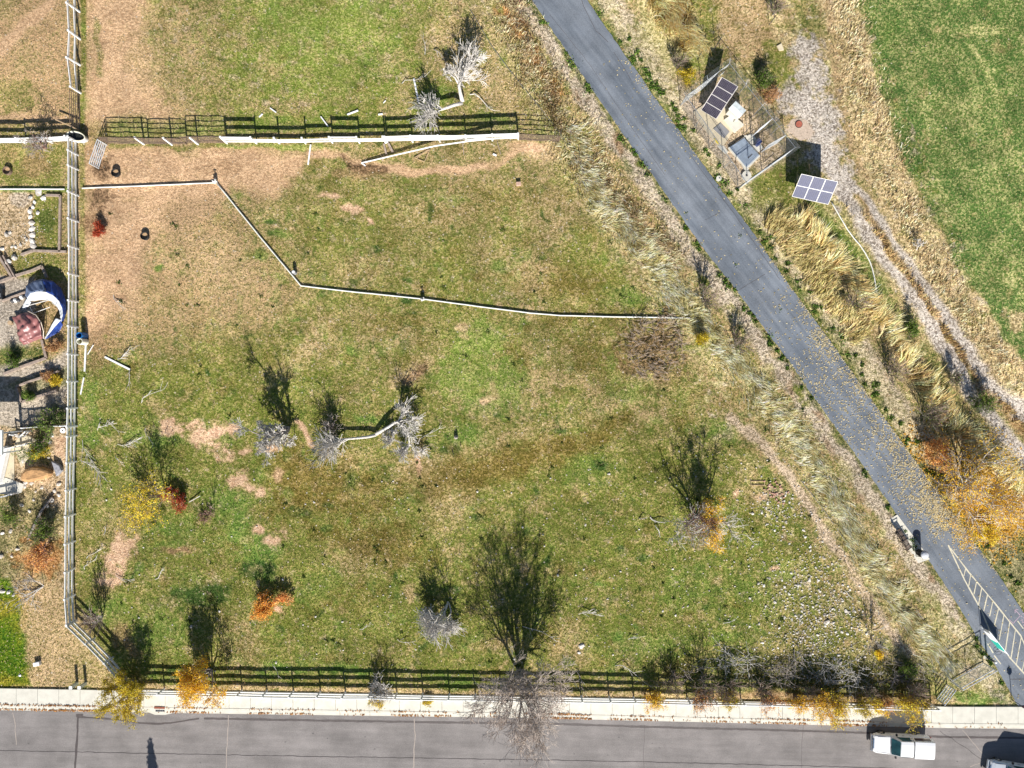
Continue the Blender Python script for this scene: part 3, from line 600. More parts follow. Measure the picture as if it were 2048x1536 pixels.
m_chalk = mat("pink_chalk", alb(196, 172, 186), .9, .1, 9)
def dense(pts, step=14, jit=0, seed=1):
    r_ = random.Random(seed); out = []
    for a, b in zip(pts, pts[1:]):
        k = max(1, int(math.dist(a, b) / step))
        for i in range(k): out.append((a[0] + (b[0] - a[0]) * i / k + r_.uniform(-jit, jit), a[1] + (b[1] - a[1]) * i / k + r_.uniform(-jit, jit)))
    out.append(pts[-1]); return out
def strip(mb, pa, pb, z, mi=0):
    n = min(len(pa), len(pb))
    vs = [gg(*p, z) for p in pa[:n]] + [gg(*p, z) for p in pb[:n]]
    mb.add(vs, [(i, i + n, i + n + 1, i + 1) for i in range(n - 1)], mi)
def along(pts, n):
    d = [0]
    for a, b in zip(pts, pts[1:]): d.append(d[-1] + math.dist(a, b))
    return [(float(np.interp(t, d, [p[0] for p in pts])), float(np.interp(t, d, [p[1] for p in pts]))) for t in np.linspace(0, d[-1], n)]
ZP = 0.02
mb = MB(); r_ = random.Random(4)
La = [(x + r_.uniform(-.9, .9), y + r_.uniform(-.5, .5)) for x, y in along(PL, 240)]; Ra = [(x + r_.uniform(-.9, .9), y + r_.uniform(-.5, .5)) for x, y in along(PRt, 240)]
La = [(-560, -2300)] + La; Ra = [(-450, -2300)] + Ra
strip(mb, La, Ra, ZP); o = mb.build("path", m_path); o['kind'] = 'structure'
mb = MB(); xs_ = list(range(-400, 2500, 40))
strip(mb, [(x, walk_y(x, 'k1')) for x in xs_], [(x, 1665 + .018 * x) for x in xs_], -.01); o = mb.build("street", m_street); o['kind'] = 'structure'
# far pavement, outside the frame
mb = MB(); mb.poly([gg(x, y) for x, y in [(-400, 1658), (2480, 1710), (2480, 1750), (-400, 1698)]], -.05, .12); o = mb.build("far_pavement", conc); o['kind'] = 'structure'
# pavement slabs, kerb and gutter
mb = MB(); x = -400.0; jr = random.Random(2)
joints = [-400]
while joints[-1] < 2450: joints.append(joints[-1] + (42.5 if 1890 > joints[-1] > -50 else 43.5))
for a, b in zip(joints, joints[1:]):
    a_, b_ = a + .28, b - .28
    mb.poly([gg(a_, walk_y(a_, 'w0')), gg(b_, walk_y(b_, 'w0')), gg(b_, walk_y(b_, 'w1') - .5), gg(a_, walk_y(a_, 'w1') - .5)], -.06, .10 + jr.uniform(-.004, .004))
o = mb.build("pavement", conc); o['kind'] = 'structure'
mb = MB(); k = -400
while k < 2450:
    a_, b_ = k + .25, k + 59.7
    w1a, w1b, k1a, k1b = walk_y(a_, 'w1'), walk_y(b_, 'w1'), walk_y(a_, 'k1'), walk_y(b_, 'k1')
    f = .42
    mb.poly([gg(a_, w1a), gg(b_, w1b), gg(b_, w1b + (k1b - w1b) * f), gg(a_, w1a + (k1a - w1a) * f)], -.06, .115)
    mb.poly([gg(a_, w1a + (k1a - w1a) * f), gg(b_, w1b + (k1b - w1b) * f), gg(b_, k1b + .3), gg(a_, k1a + .3)], -.06, .008)
    k += 60
o = mb.build("kerb", conc); o['kind'] = 'structure'
mb = MB(); mb.poly([gg(x, walk_y(x, 'w0') + 1) for x in xs_] + [gg(x, walk_y(x, 'k1') - 1) for x in xs_[::-1]], -.08, -.02); o = mb.build("joint_filler", m_crk); o['kind'] = 'structure'
# crack sealing and cracks
def ribbon(mb, pts, w, z, jit=.4, seed=1, mi=0, step=9):
    P = dense(pts, step, jit, seed); r2 = random.Random(seed); n = len(P); a = []; b = []
    for i, p in enumerate(P):
        q0 = P[max(0, i - 1)]; q1 = P[min(n - 1, i + 1)]; dx, dy = q1[0] - q0[0], q1[1] - q0[1]; l = math.hypot(dx, dy) or 1
        ww = w / 2 * r2.uniform(.75, 1.25); a.append((p[0] + dy / l * ww, p[1] - dx / l * ww)); b.append((p[0] - dy / l * ww, p[1] + dx / l * ww))
    strip(mb, a, b, z, mi)
mb = MB()
ribbon(mb, [(156, 1434), (235, 1439), (270, 1445), (310, 1448), (340, 1446), (398, 1437)], 3.4, -.005, seed=2)
ribbon(mb, [(408, 1437), (512, 1439), (760, 1443), (1024, 1447), (1110, 1448), (1300, 1454), (1536, 1460), (1740, 1466), (1880, 1474), (2048, 1476), (2200, 1479)], 4.2, -.005, seed=3)
ribbon(mb, [(156, 1432), (154, 1480), (149, 1545), (146, 1640)], 4.4, -.0045, seed=4)
ribbon(mb, [(152, 1431), (166, 1431)], 6, -.004, seed=5)
o = mb.build("crack_sealing", m_seal); o['kind'] = 'structure'
mb = MB()
ribbon(mb, [(-100, 1499), (0, 1501), (512, 1511), (760, 1515), (1024, 1519), (1300, 1524), (1536, 1530), (1700, 1534), (2100, 1545)], 1.3, -.005, .7, 6)
ribbon(mb, [(156, 1434), (154, 1480), (149, 1545)], 1.2, -.003, .4, 7)
for x0 in (-60, 1100, 1290, 1606): ribbon(mb, [(x0, 1450), (x0 - 3, 1500), (x0 - 2, 1560), (x0, 1620)], .5, -.005, 1, int(x0 + 99))
ribbon(mb, [(1880, 1462), (1940, 1502), (1962, 1518)], .9, -.005, 1.2, 9)
o = mb.build("street_cracks", m_crk); o['kind'] = 'structure'
mb = MB()
for pts, w in (([(829, 1437), (830, 1470), (828, 1500), (826, 1560)], 1.8), ([(458, 1430), (455, 1470), (452, 1540)], 1.5), ([(25, 1424), (30, 1450), (33, 1490)], 1.4), ([(1925, 1460), (1950, 1490), (1972, 1516)], 1.2), ([(1940, 1534), (1966, 1524)], 1.5)): ribbon(mb, pts, w, -.0045, .9, int(pts[0][0]))
o = mb.build("worn_street_cracks", m_crkl); o['kind'] = 'structure'
mb = MB()
ribbon(mb, [(1155, -20), (1175, 30), (1192, 62), (1216, 84)], .9, ZP + .004, .7, 3); ribbon(mb, [(1228, 105), (1250, 140), (1262, 160)], .8, ZP + .004, .7, 4)
ribbon(mb, [(1100, 30), (1180, 130), (1260, 250), (1330, 350)], .5, ZP + .004, .5, 5); ribbon(mb, [(1380, 310), (1470, 430), (1560, 560)], .7, ZP + .004, .5, 6)
ribbon(mb, [(1478, 580), (1530, 548)], .7, ZP + .004, .5, 8); ribbon(mb, [(2020, 1358), (2090, 1358)], .9, ZP + .004, .3, 8); ribbon(mb, [(1410, 440), (1440, 425)], .6, ZP + .004, .5, 9)
o = mb.build("path_cracks", m_crk); o['kind'] = 'structure'
mb = MB(); Zl = ZP + .004
c4 = lambda a, b: (1536 + a / 3.84, 1136 + b / 3.84)
ribbon(mb, [(1896, 1090), (1929, 1160), (1963, 1222), (1979, 1261), (2020, 1316), (2060, 1360), (2110, 1410)], 2.5, Zl, .1, 3)
ribbon(mb, [(1896, 1090), (1937, 1144), (1989, 1206), (2041, 1271), (2052, 1296), (2090, 1340)], 2.5, Zl + .003, .1, 4)
for a, b in (((1517, 0), (1503, 60)), ((1555, 50), (1540, 135)), ((1600, 105), (1580, 200)), ((1640, 150), (1615, 280)), ((1685, 200), (1655, 330)), ((1725, 255), (1700, 370)), ((1770, 305), (1735, 450)), ((1810, 360), (1775, 550)), ((1855, 410), (1820, 640)), ((1900, 465), (1865, 690)), ((1945, 520), (1905, 740)), ((1990, 610), (1950, 790)), ((2035, 700), (1995, 850))):
    ribbon(mb, [c4(*a), c4(*b)], 2.0, Zl + .006, .08, a[0])
ribbon(mb, [(1918, 1138), (1914, 1128)], 1.6, Zl + .006, .05, 2)
for a, b in (((1685, 580), (1728, 652)), ((1735, 670), (1787, 737)), ((1915, 405), (1960, 465))): ribbon(mb, [c4(*a), c4(*b)], 2.0, Zl, .1, a[0])
o = mb.build("path_markings", m_line); o['kind'] = 'structure'
mb = MB()
for pts in ([(2024, 1249), (2041, 1230)], [(2018, 1238), (2026, 1247)], [(2029, 1219), (2044, 1234)], [(2029, 1219), (2036, 1219)], [(2029, 1219), (2030, 1226)], [(2044, 1228), (2048, 1226), (2050, 1232), (2046, 1236)], [(2041, 1241), (2045, 1238), (2044, 1246), (2049, 1243)], [(2046, 1251), (2050, 1247), (2052, 1254)]):
    ribbon(mb, pts, 1.2, Zl, .3, int(pts[0][0]), step=3)
o = mb.build("chalk_marks", m_chalk); tag(o, "pink chalk arrow and squiggles drawn on the path by the right edge", "chalk mark")
m_patch = mat("oil_stain", alb(112, 108, 106), .8, .2, 6)
mb = MB(); r_ = random.Random(12)
for i in range(46):
    x, y = r_.uniform(0, 2040), r_.uniform(1465, 1560); c_ = gg(x, y); q = r_.uniform(.03, .11); n_ = 9
    mb.add([(c_.x + q * r_.uniform(.6, 1.3) * math.cos(6.283 * j / n_), c_.y + q * r_.uniform(.5, 1) * math.sin(6.283 * j / n_), -.006) for j in range(n_)], [tuple(range(n_))])
o = mb.build("street_stains", m_patch); o['kind'] = 'structure'
# fallen leaves on the path, in the gutter and on the verge
def leaves(name, xs, ys, z, cA, cB, size, label, cat="leaves"):
    n = len(xs); X = (xs - CX) / S; Y = (CY - ys) / S; a = rs.uniform(0, 6.28, n); l = size * rs.uniform(.6, 1.4, n); w = l * .55
    dx, dy = np.cos(a), np.sin(a); zz = z + rs.uniform(.004, .03, n); tilt = rs.uniform(-.4, .4, n) * l
    v = np.stack([np.stack([X - dx * l, Y - dy * l, zz], 1), np.stack([X + dy * w, Y - dx * w, zz + np.abs(tilt)], 1), np.stack([X + dx * l, Y + dy * l, zz + .01], 1), np.stack([X - dy * w, Y + dx * w, zz + .02], 1)], 1).reshape(-1, 3)
    m_ = rs.rand(n, 1); c = (np.array(alb(*cA)) * (1 - m_) + np.array(alb(*cB)) * m_) * rs.uniform(.75, 1.2, (n, 1))
    return npmesh(name, v, np.arange(4 * n).reshape(-1, 4), grassm, label, cat, 'stuff', np.clip(np.repeat(c, 4, 0), 0, .8))
n = 360000; xs = rs.uniform(1200, 2120, n); ys = rs.uniform(120, 1400, n)
inn = in_paved(xs, ys); dr = dline(PRt, 1, xs, ys); pa = fbm(xs, ys, 26, 77, 3)
den = .008 + .55 * np.exp(-((ys - 700) / 75) ** 2) * np.exp(-(dr / 22) ** 2) + .10 * np.exp(-((ys - 790) / 120) ** 2) + .42 * np.exp(-((ys - 930) / 62) ** 2) * np.exp(-((dr - 20) / 34) ** 2) + 1.0 * np.exp(-((ys - 1022) / 46) ** 2) * np.exp(-((dr - 22) / 34) ** 2) + .5 * np.exp(-(dr / 3.5) ** 2) * (ys > 480) * (ys < 1150) + .10 * np.exp(-(dr / 14) ** 2) * (ys < 330)
k = inn & (rs.rand(n) < den * np.clip(.75 + pa, 0, 1.6) * 1.6)
leaves("fallen_leaves", xs[k], ys[k], ZP, (196, 178, 128), (246, 230, 190), .074, "pale yellow leaves scattered thickly over the asphalt path")
n = 9000; xs = rs.uniform(-60, 2100, n); side = rs.rand(n)
ys = np.array([walk_y(x, 'k1') - 1.5 if s_ < .62 else walk_y(x, 'w1') + .2 for x, s_ in zip(xs, side)]) + rs.randn(n) * 1.0
k = rs.rand(n) < np.clip(.35 + 1.1 * fbm(xs, ys * 0, 40, 88, 3), .03, 1) * (.35 + .5 * (np.abs(xs - 200) < 190) + .5 * (np.abs(xs - 1000) < 200) + .4 * (np.abs(xs - 1700) < 150)) * np.where(xs > 1880, .2, 1)
zk = np.where(side[k] < .62, .012, .118)
leaves("gutter_leaves", xs[k], ys[k], zk, (120, 70, 36), (220, 160, 90), .07, "brown and orange leaves collected along the gutter and kerb")
n = 2600; xs = np.concatenate([1990 + rs.randn(n) * 45, 1850 + rs.randn(500) * 40]); ys = np.concatenate([1020 + rs.randn(n) * 45, 900 + rs.randn(500) * 30]); k = ~in_paved(xs, ys)
leaves("leaf_litter", xs[k], ys[k], .06, (200, 140, 40), (246, 200, 90), .09, "golden leaf litter under the yellow tree beside the path")
n = 150000; xs = rs.uniform(-30, 1700, n); ys = rs.uniform(-30, 1400, n); f_, z_ = sample(xs, ys); pn = fbm(xs, ys, 50, 611, 3)
k = (rs.rand(n) < np.clip((f_[:, 6] - .34) * 1.6 + .35 * pn, .03, .8)) & (f_[:, 8] > .3) & ~in_paved(xs, ys) & (xs < 960 + ys * .62)
leaves("dry_leaves", xs[k], ys[k], z_[k] + .05, (188, 158, 118), (246, 222, 186), .052, "dry tan leaves and straw flecks littering the pasture")
# ---------------------------------------------------------------- fences
def rail_pts(a, b, z): return gg(a[0], a[1], z), gg(b[0], b[1], z)
def fence(name, label, posts, h, rails, mt, skip=(), lean=None, group=None, pw=.13, rh=.20, rt=.06, wob=.02, seed=1, cap=True):
    r2 = random.Random(seed); b = posts[0]; e = empty(name, gg(b[0], b[1], 0), label, "fence", group)
    tops = []
    for i, p in enumerate(posts):
        m = MB(); t = Vector((r2.uniform(-wob, wob), r2.uniform(-wob, wob), 0))
        if lean and i in lean: t = Vector((lean[i][0], lean[i][1], 0))
        a0 = gg(p[0], p[1], -.08); a1 = gg(p[0], p[1], h) + t; m.beam(a0, a1, pw, pw); tops.append(t)
        if cap: m.beam(a1, a1 + Vector((0, 0, .03)), pw + .03, pw + .03)
        m.build("post", mt, e)
    for ri, z in enumerate(rails):
        run = MB(); cnt = 0
        for i in range(len(posts) - 1):
            if (i, ri) in skip:
                if cnt: run.build("rail", mt, e); run = MB(); cnt = 0
                continue
            a = gg(*posts[i], z) + tops[i] * (z / h); c = gg(*posts[i + 1], z) + tops[i + 1] * (z / h)
            dz0 = r2.uniform(-wob, wob); run.beam(a + Vector((0, 0, dz0)), c + Vector((0, 0, dz0)), rt, rh); cnt += 1
        if cnt: run.build("rail", mt, e)
    return e
FLz = [.42, .90, 1.38]
posts = [(157, 285), (157, 311), (157, 340), (157.5, 392), (157.5, 444), (157.5, 498), (157.5, 552), (157.5, 604), (157, 655), (156.5, 710), (156, 763), (155.5, 816), (155, 852), (154.5, 871), (153.5, 923), (152.5, 977), (151.5, 1028), (151, 1082), (150.5, 1136), (150.5, 1189), (153, 1239)]
fence("ranch_fence", "long white vinyl rail fence running down the left side of the pasture", posts, 1.5, FLz, vinyl, wob=.03, seed=3)
fence("ranch_fence", "short diagonal white vinyl rail fence at the lower left pasture corner", [(154.5, 1241), (190, 1276), (227, 1314), (252, 1345), (271, 1379)], 1.45, FLz, vinyl_d, wob=.03, seed=4)
bx = [275 + i * 52.9 for i in range(31)]
bx = [277, 329, 381, 433, 484, 534, 587, 641, 691, 742, 794, 846, 899, 951, 1003, 1056, 1109, 1162, 1218, 1267, 1320, 1374, 1427, 1481, 1534, 1588, 1642, 1696, 1750, 1806, 1861]
fence("ranch_fence", "long white vinyl rail fence along the pavement beside the street", [(x, walk_y(x, 'w0') - 4.5) for x in bx], 1.36, [.42, .83, 1.25], vinyl, skip=((22, 0), (23, 0), (24, 0)), wob=.035, seed=5)
fence("ranch_fence", "leaning broken white rail fence at the upper left edge", [(159, -30), (160, 24), (161, 79), (161, 131), (163, 187)], 1.45, [.6, 1.3], vinyl, lean={0: (-.2, .1), 1: (-.3, .05), 2: (-.2, .1), 3: (-.35, .05), 4: (-.1, 0)}, wob=.05, seed=6)
fence("ranch_fence", "white rail fence meeting the left edge above the shrub bed", [(-60, 287), (0, 287), (53, 287), (106, 286), (150, 283)], 1.4, [.42, .83, 1.25], vinyl, wob=.05, seed=7)
mxs = [465, 560, 612, 664, 718]
fence("paddock_fence", "white two rail paddock fence with a gap in its top rail", [(455, 287), (514, 287), (560, 287), (612, 287), (666, 286), (720, 286), (772, 286)], 1.5, [.5, .95, 1.4], vinyl, skip=((1, 2), (2, 2), (3, 2), (5, 2)), wob=.06, seed=8)
fence("paddock_fence", "white three rail paddock fence behind the fallen dead tree", [(775, 285), (826, 284), (880, 283), (932, 282), (985, 281), (1037, 279)], 1.5, [.5, .95, 1.4], vinyl, wob=.05, seed=9)
def panel(name, label, a, b, h, n, mt, group=None, r_=.022, uprights=3, cat="livestock panel", lift=.12):
    e = empty(name, gg(a[0], a[1], 0), label, cat, group); m = MB()
    for t in (0, 1): m.tube([gg(a[0] + (b[0] - a[0]) * t, a[1] + (b[1] - a[1]) * t, -.05), gg(a[0] + (b[0] - a[0]) * t, a[1] + (b[1] - a[1]) * t, h)], r_ * 1.25, 6)
    for k in range(1, uprights + 1):
        t = k / (uprights + 1); m.tube([gg(a[0] + (b[0] - a[0]) * t, a[1] + (b[1] - a[1]) * t, lift), gg(a[0] + (b[0] - a[0]) * t, a[1] + (b[1] - a[1]) * t, h)], r_ * .6, 5)
    m.build("frame", mt, e); m = MB()
    for k in range(n):
        z = lift + (h - lift) * k / (n - 1); P = []
        for j in range(7):
            t = j / 6; p = gg(a[0] + (b[0] - a[0]) * t, a[1] + (b[1] - a[1]) * t, z + .02 * math.sin(j * 2 + k)); P.append(p)
        m.tube(P, r_, 6)
    m.build("rails", mt, e); return e
panel("livestock_panel", "brown pipe panel nearest the dirt gateway, first in the paddock fence", (216, 287), (298, 288), 1.5, 6, rust, "brown pipe panels in the paddock fence", r_=.03, uprights=2)
panel("livestock_panel", "short brown pipe panel, second in the paddock fence", (299, 288), (374, 289), 1.45, 6, rust, "brown pipe panels in the paddock fence", r_=.03, uprights=2)
panel("livestock_panel", "brown pipe panel joined to the white paddock fence on its left", (375, 286), (452, 286), 1.55, 6, rust, "brown pipe panels in the paddock fence", r_=.03, uprights=2)
panel("livestock_panel", "sagging brown pipe panel at the right end of the paddock fence", (1038, 280), (1118, 284), 1.45, 6, rust, "brown pipe panels in the paddock fence", r_=.03, uprights=2)
panel("pipe_gate", "open galvanised pipe gate standing over dark earth by the gateway", (214, 290), (198, 337), 1.45, 6, galv, r_=.04, cat="gate")
panel("pipe_gate", "closed brown pipe gate beside the oval water trough", (160, 192), (161, 262), 1.5, 6, rust, r_=.03, cat="gate")
panel("pipe_gate", "small galvanised pipe gate beside the pavement at lower right", (1872, 1397), (1893, 1368), 1.3, 5, galv, r_=.04, cat="gate")
for i, (px, py, l) in enumerate(((289, 289, "leaning white fence post against the first brown pipe panel"), (345, 290, "leaning white fence post against the second brown pipe panel"), (397, 289, "leaning white fence post against the third brown pipe panel"))):
    m = MB(); b = gg(px, py, 0); m.beam(b + Vector((0, 0, -.05)), b + Vector((-.1, .12 - .3 * (i == 2) * 0, 1.5)), .14, .14); tag(m.build("fence_post", vinyl, base=b), l, "post", "leaning white posts by the pipe panels")
def plank(name, label, a, b, z0, z1, w, h, mt, cat, group=None):
    m = MB(); m.beam(gg(a[0], a[1], z0), gg(b[0], b[1], z1), w, h); return tag(m.build(name, mt, base=gg(a[0], a[1], 0)), label, cat, group)
m = MB(); P = [g(723, 326, .1), g(800, 308, .3), g(870, 292, .5), g(940, 282, .8), g(990, 277, 1.0)]
for a, b in zip(P, P[1:]): m.beam(a, b, .06, .16)
m.beam(P[0] + Vector((0, 0, 0)), P[0] + Vector((.35, -.25, 0)), .1, .1)
tag(m.build("fallen_rail", vinyl, base=g(723, 326, 0)), "long white rail sagging down from the paddock fence to the ground", "rail")
SC = [((622, 290), (617, 330), .12, "white fence post lying below the paddock fence"), ((828, 158), (838, 208), .15, "long white post lying crossed by a curved branch"), ((541, 217), (553, 226), .1, "short white board scrap left of the third grey shadow post"), ((519, 235), (526, 229), .1, "tiny white board scrap at the left of the scraps"), ((642, 234), (657, 254), .1, "white board scrap resting on the fence shadow"), ((695, 230), (717, 222), .12, "white board scrap lying tilted just above the fence shadow"), ((757, 230), (766, 229), .12, "stubby white block lying above the fence shadow gap"), ((767, 207), (772, 202), .06, "thin white sliver lying right of the pink bare patch"),
      ((173, 690), (171, 743), .14, "white rail lying beside the barrels below the fence"), ((169, 755), (163, 789), .1, "thin white rail lying by the left fence below the first"), ((211, 714), (261, 739), .16, "white rail lying diagonally with a dark shadow"), ((188, 690), (177, 709), .05, "thin pale stick leaning by the white rail"), ((1830, 0), (1831, 1), .01, None)]
for a, b, w, l in SC:
    if l: plank("loose_board", l, a, b, .09, .12, w, .08, vinyl, "board", "white fence scraps lying about")
# thin post frames by the middle fence
m = MB(); q = [(860, 300), (849, 325), (829, 316)]
for a, b in ((q[0], q[1]), (q[1], q[2]), (q[2], q[0])): m.beam(gg(*a, .12), gg(*b, .12), .05, .05)
m.beam(gg(856, 300, .12), gg(833, 318, .14), .04, .04); tag(m.build("wooden_frame", timber2, base=gg(850, 312)), "thin tan wooden frame lying flat below the paddock fence", "frame")
for i, (a, b, l) in enumerate((((768, 288), (773, 309), "grey wooden post fallen below the left end of the fence"), ((776, 286), (786, 305), "mossy grey log lying beside the fallen rail"), ((925, 285), (928, 310), "rusty bent stake below the middle of the fence"), ((994, 284), (1002, 310), "thin bent wire stake near the pipe panel"))):
    plank("fallen_stake", l, a, b, .1, .08, (.16, .2, .06, .05)[i], (.1, .14, .05, .04)[i], timber, "stake")
plank("board", "small white block under the right end of the fence", (986, 309), (993, 312), .1, .1, .14, .1, vinyl, "block")
plank("pole", "tan pole lying across the oval trough", (121, 245), (161, 263), .7, .75, .09, .08, timber2, "pole")
# oval water trough
def oval(c, a, b, rz, n=28): return [(c.x + a * math.cos(t) * math.cos(rz) - b * math.sin(t) * math.sin(rz), c.y + a * math.cos(t) * math.sin(rz) + b * math.sin(t) * math.cos(rz)) for t in [2 * math.pi * i / n for i in range(n)]]
c = gg(160, 277); tr = empty("water_trough", c, "white rimmed oval trough of dark water at the fence corner", "trough")
m = MB(); P = [(p[0], p[1]) for p in oval(c, .82, .40, R(-12))]; Q = [(p[0], p[1]) for p in oval(c, .76, .34, R(-12))]
n = len(P); vs = [(x, y, -.05) for x, y in P] + [(x, y, .6) for x, y in P] + [(x, y, .6) for x, y in Q] + [(x, y, .1) for x, y in Q]
m.add(vs, [(i + n * k, (i + 1) % n + n * k, (i + 1) % n + n * (k + 1), i + n * (k + 1)) for k in range(3) for i in range(n)]); m.build("tank", galv, tr)
m = MB(); m.tube([(x, y, .61) for x, y in P + P[:1]], .05, 8, cap=False); m.build("rim", mat("cream_rim", (.7, .66, .5), .5), tr)
m = MB(); m.poly(Q, .40, .43); m.build("water", mat("dark_water", (.02, .022, .02), .05, .3), tr)
# rubber tubs
for px, py, l in ((234, 347, "round black rubber tub on the dirt near the pipe panels"), (292, 473, "round black rubber tub on the dirt left of the angled pipe"), (18, 343, "rust brown fire pit ring by the left edge")):
    c = gg(px, py); e = empty("rubber_tub", c, l, "tub"); m = MB(); n = 24; ro = .36
    P = [(c.x + ro * math.cos(6.2832 * i / n), c.y + ro * math.sin(6.2832 * i / n)) for i in range(n)]; Q = [(c.x + (ro - .04) * math.cos(6.2832 * i / n), c.y + (ro - .04) * math.sin(6.2832 * i / n)) for i in range(n)]
    vs = [(x, y, -.02) for x, y in P] + [(x, y, .34) for x, y in P] + [(x, y, .34) for x, y in Q] + [(x, y, .05) for x, y in Q]
    m.add(vs, [(i + n * k, (i + 1) % n + n * k, (i + 1) % n + n * (k + 1), i + n * (k + 1)) for k in range(3) for i in range(n)]); m.build("wall", rubber if px > 100 else rust, e)
    m = MB(); m.disc(c, ro - .045, .06, .12, 24); m.build("filling", mat("tub_soil", alb(190, 158, 120), .9), e)
# irrigation pipe
def pipe(name, label, pts, r_, mt, z=.1, cat="pipe"):
    m = MB(); P = [gg(x, y, zat(x, y) + r_ + .05) for x, y in dense(pts, 20, .15, 3)]; m.tube(P, r_, 8); return tag(m.build(name, mt, base=gg(*pts[0]), smooth=True), label, cat)
pw_ = mat("pale_pipe", (.66, .66, .60), .5, .08, 3)
pipe("irrigation_pipe", "cream irrigation pipe crossing the shrub bed at the left edge", [(-60, 379), (60, 379), (131, 379)], .075, pw_)
pipe("irrigation_pipe", "cream irrigation pipe from the left fence to the corner riser", [(166, 377), (300, 372), (430, 366)], .065, pw_)
pipe("irrigation_pipe", "long white irrigation pipe bending across the middle of the pasture", [(434, 366), (520, 473), (603, 572), (700, 583), (846, 598), (980, 616), (1060, 626), (1120, 631), (1250, 634), (1380, 636)], .065, pw_)
wire = mat("fence_wire", (.18, .19, .2), .5, .1)
for px, py, l in ((432, 364, "boxed pipe riser at the corner of the irrigation pipe"), (846, 599, "boxed pipe riser in the middle of the long pipe")):
    c = gg(px, py); e = empty("pipe_riser", c, l, "riser"); m = MB(); m.box(c + Vector((0, 0, .2)), (.34, .22, .5), R(20)); m.build("box", vinyl_d, e)
    m = MB(); m.disc(c, .06, .4, .75, 10); m.box(c + Vector((0, 0, .72)), (.3, .05, .05)); m.build("valve", darkm, e)
c = gg(591, 546); e = empty("standpipe", c, "short concrete standpipe above the bend of the pipe", "standpipe"); m = MB(); m.disc(c, .17, -.05, .6, 16); m.build("column", conc_g, e); m = MB(); m.disc(c, .12, .6, .64, 16); m.build("cap", vinyl, e)
c = gg(1037, 369); m = MB(); m.box(c + Vector((0, 0, .15)), (.42, .3, .34), R(4)); tag(m.build("salt_block", mat("pinkish_block", alb(205, 170, 150), .8), base=c), "small pinkish block standing alone in the upper pasture", "block")
c = gg(912, 874); m = MB(); m.tube([c + Vector((0, 0, -.05)), c + Vector((.02, .0, .35)), c + Vector((.08, -.05, .5))], [.22, .15, .05], 9); tag(m.build("tree_stump", bark_g, base=c), "small dark stump on the green patch right of the fallen tree", "stump")
for a, b, l in (((904, 900), (908, 908), "short dark stick standing left in green weeds"), ((921, 886), (922, 892), "short dark stick right of the stump")): plank("stick", l, a, b, .05, .3, .05, .05, darkm, "stick")
# barrels
def barrel(px, py, l, mt, mi, r_=.29, h=.95):
    c = gg(px, py); e = empty("barrel", c, l, "barrel"); m = MB(); m.tube([c + Vector((0, 0, z)) for z in (-.02, .05, .3, .33, .6, .63, .88, h)], [r_ * .92, r_, r_, r_ * 1.04, r_, r_ * 1.04, r_, r_ * .95], 20, cap=False)
    m.tube([c + Vector((0, 0, h)), c + Vector((0, 0, h))], [r_ * .95, r_ * .8], 20, cap=False); m.tube([c + Vector((0, 0, h)), c + Vector((0, 0, .4))], [r_ * .8, r_ * .8], 20, cap=False); m.build("drum", mt, e, smooth=False)
    m = MB(); m.disc(c, r_ * .79, .36, .42, 20); m.build("contents", mi, e)
barrel(171, 672, "open blue plastic barrel beside the left fence", mat("blue_plastic", alb(30, 110, 180), .4), mat("dark_inside", (.01, .015, .04), .3))
barrel(172, 684, "open white barrel with yellow liquid beside the left fence", mat("cream_plastic", (.75, .74, .62), .4), mat("yellow_liquid", alb(180, 160, 20), .2))
# ---------------------------------------------------------------- trees, shrubs, dead wood
def leafmat(name, cols, sc=1.2):
    m = bpy.data.materials.new(name); m.use_nodes = True; n = m.node_tree; L = n.links; p = n.nodes['Principled BSDF']
    p.inputs['Roughness'].default_value = .7; p.inputs['Specular IOR Level'].default_value = .2
    geo = n.nodes.new("ShaderNodeNewGeometry"); nz = n.nodes.new("ShaderNodeTexNoise"); nz.inputs['Scale'].default_value = sc; nz.inputs['Detail'].default_value = 6; nz.inputs['Roughness'].default_value = .75
    L.new(geo.outputs['Position'], nz.inputs['Vector']); cr = n.nodes.new("ShaderNodeValToRGB"); e = cr.color_ramp.elements
    e[0].position = .34; e[1].position = .66; e[0].color = (*alb(*cols[0], .8), 1); e[1].color = (*alb(*cols[-1], .8), 1)
    for i, c in enumerate(cols[1:-1]):
        x = e.new(.34 + .32 * (i + 1) / (len(cols) - 1)); x.color = (*alb(*c, .8), 1)
    L.new(nz.outputs['Fac'], cr.inputs[0]); L.new(cr.outputs[0], p.inputs['Base Color'])
    t = n.nodes.new("ShaderNodeBsdfTranslucent"); L.new(cr.outputs[0], t.inputs[0]); ms = n.nodes.new("ShaderNodeMixShader"); ms.inputs[0].default_value = .25
    L.new(p.outputs[0], ms.inputs[1]); L.new(t.outputs[0], ms.inputs[2]); L.new(ms.outputs[0], n.nodes['Material Output'].inputs[0]); return m
lf_orange = leafmat("orange_leaves", [(186, 112, 50), (232, 152, 62), (250, 190, 104)])
lf_gold = leafmat("golden_leaves", [(182, 130, 34), (234, 174, 46), (252, 208, 84)])
lf_yellow = leafmat("yellow_leaves", [(168, 140, 30), (226, 190, 50), (246, 222, 96)])
lf_olive = leafmat("yellow_green_leaves", [(116, 112, 30), (178, 158, 40), (222, 196, 76)])
lf_red = leafmat("dark_red_leaves", [(96, 36, 22), (150, 62, 38), (186, 92, 60)])
lf_peach = leafmat("peach_leaves", [(196, 124, 70), (238, 164, 96), (252, 200, 142)])
lf_green = leafmat("green_leaves", [(50, 74, 24), (84, 108, 40), (130, 146, 64)])
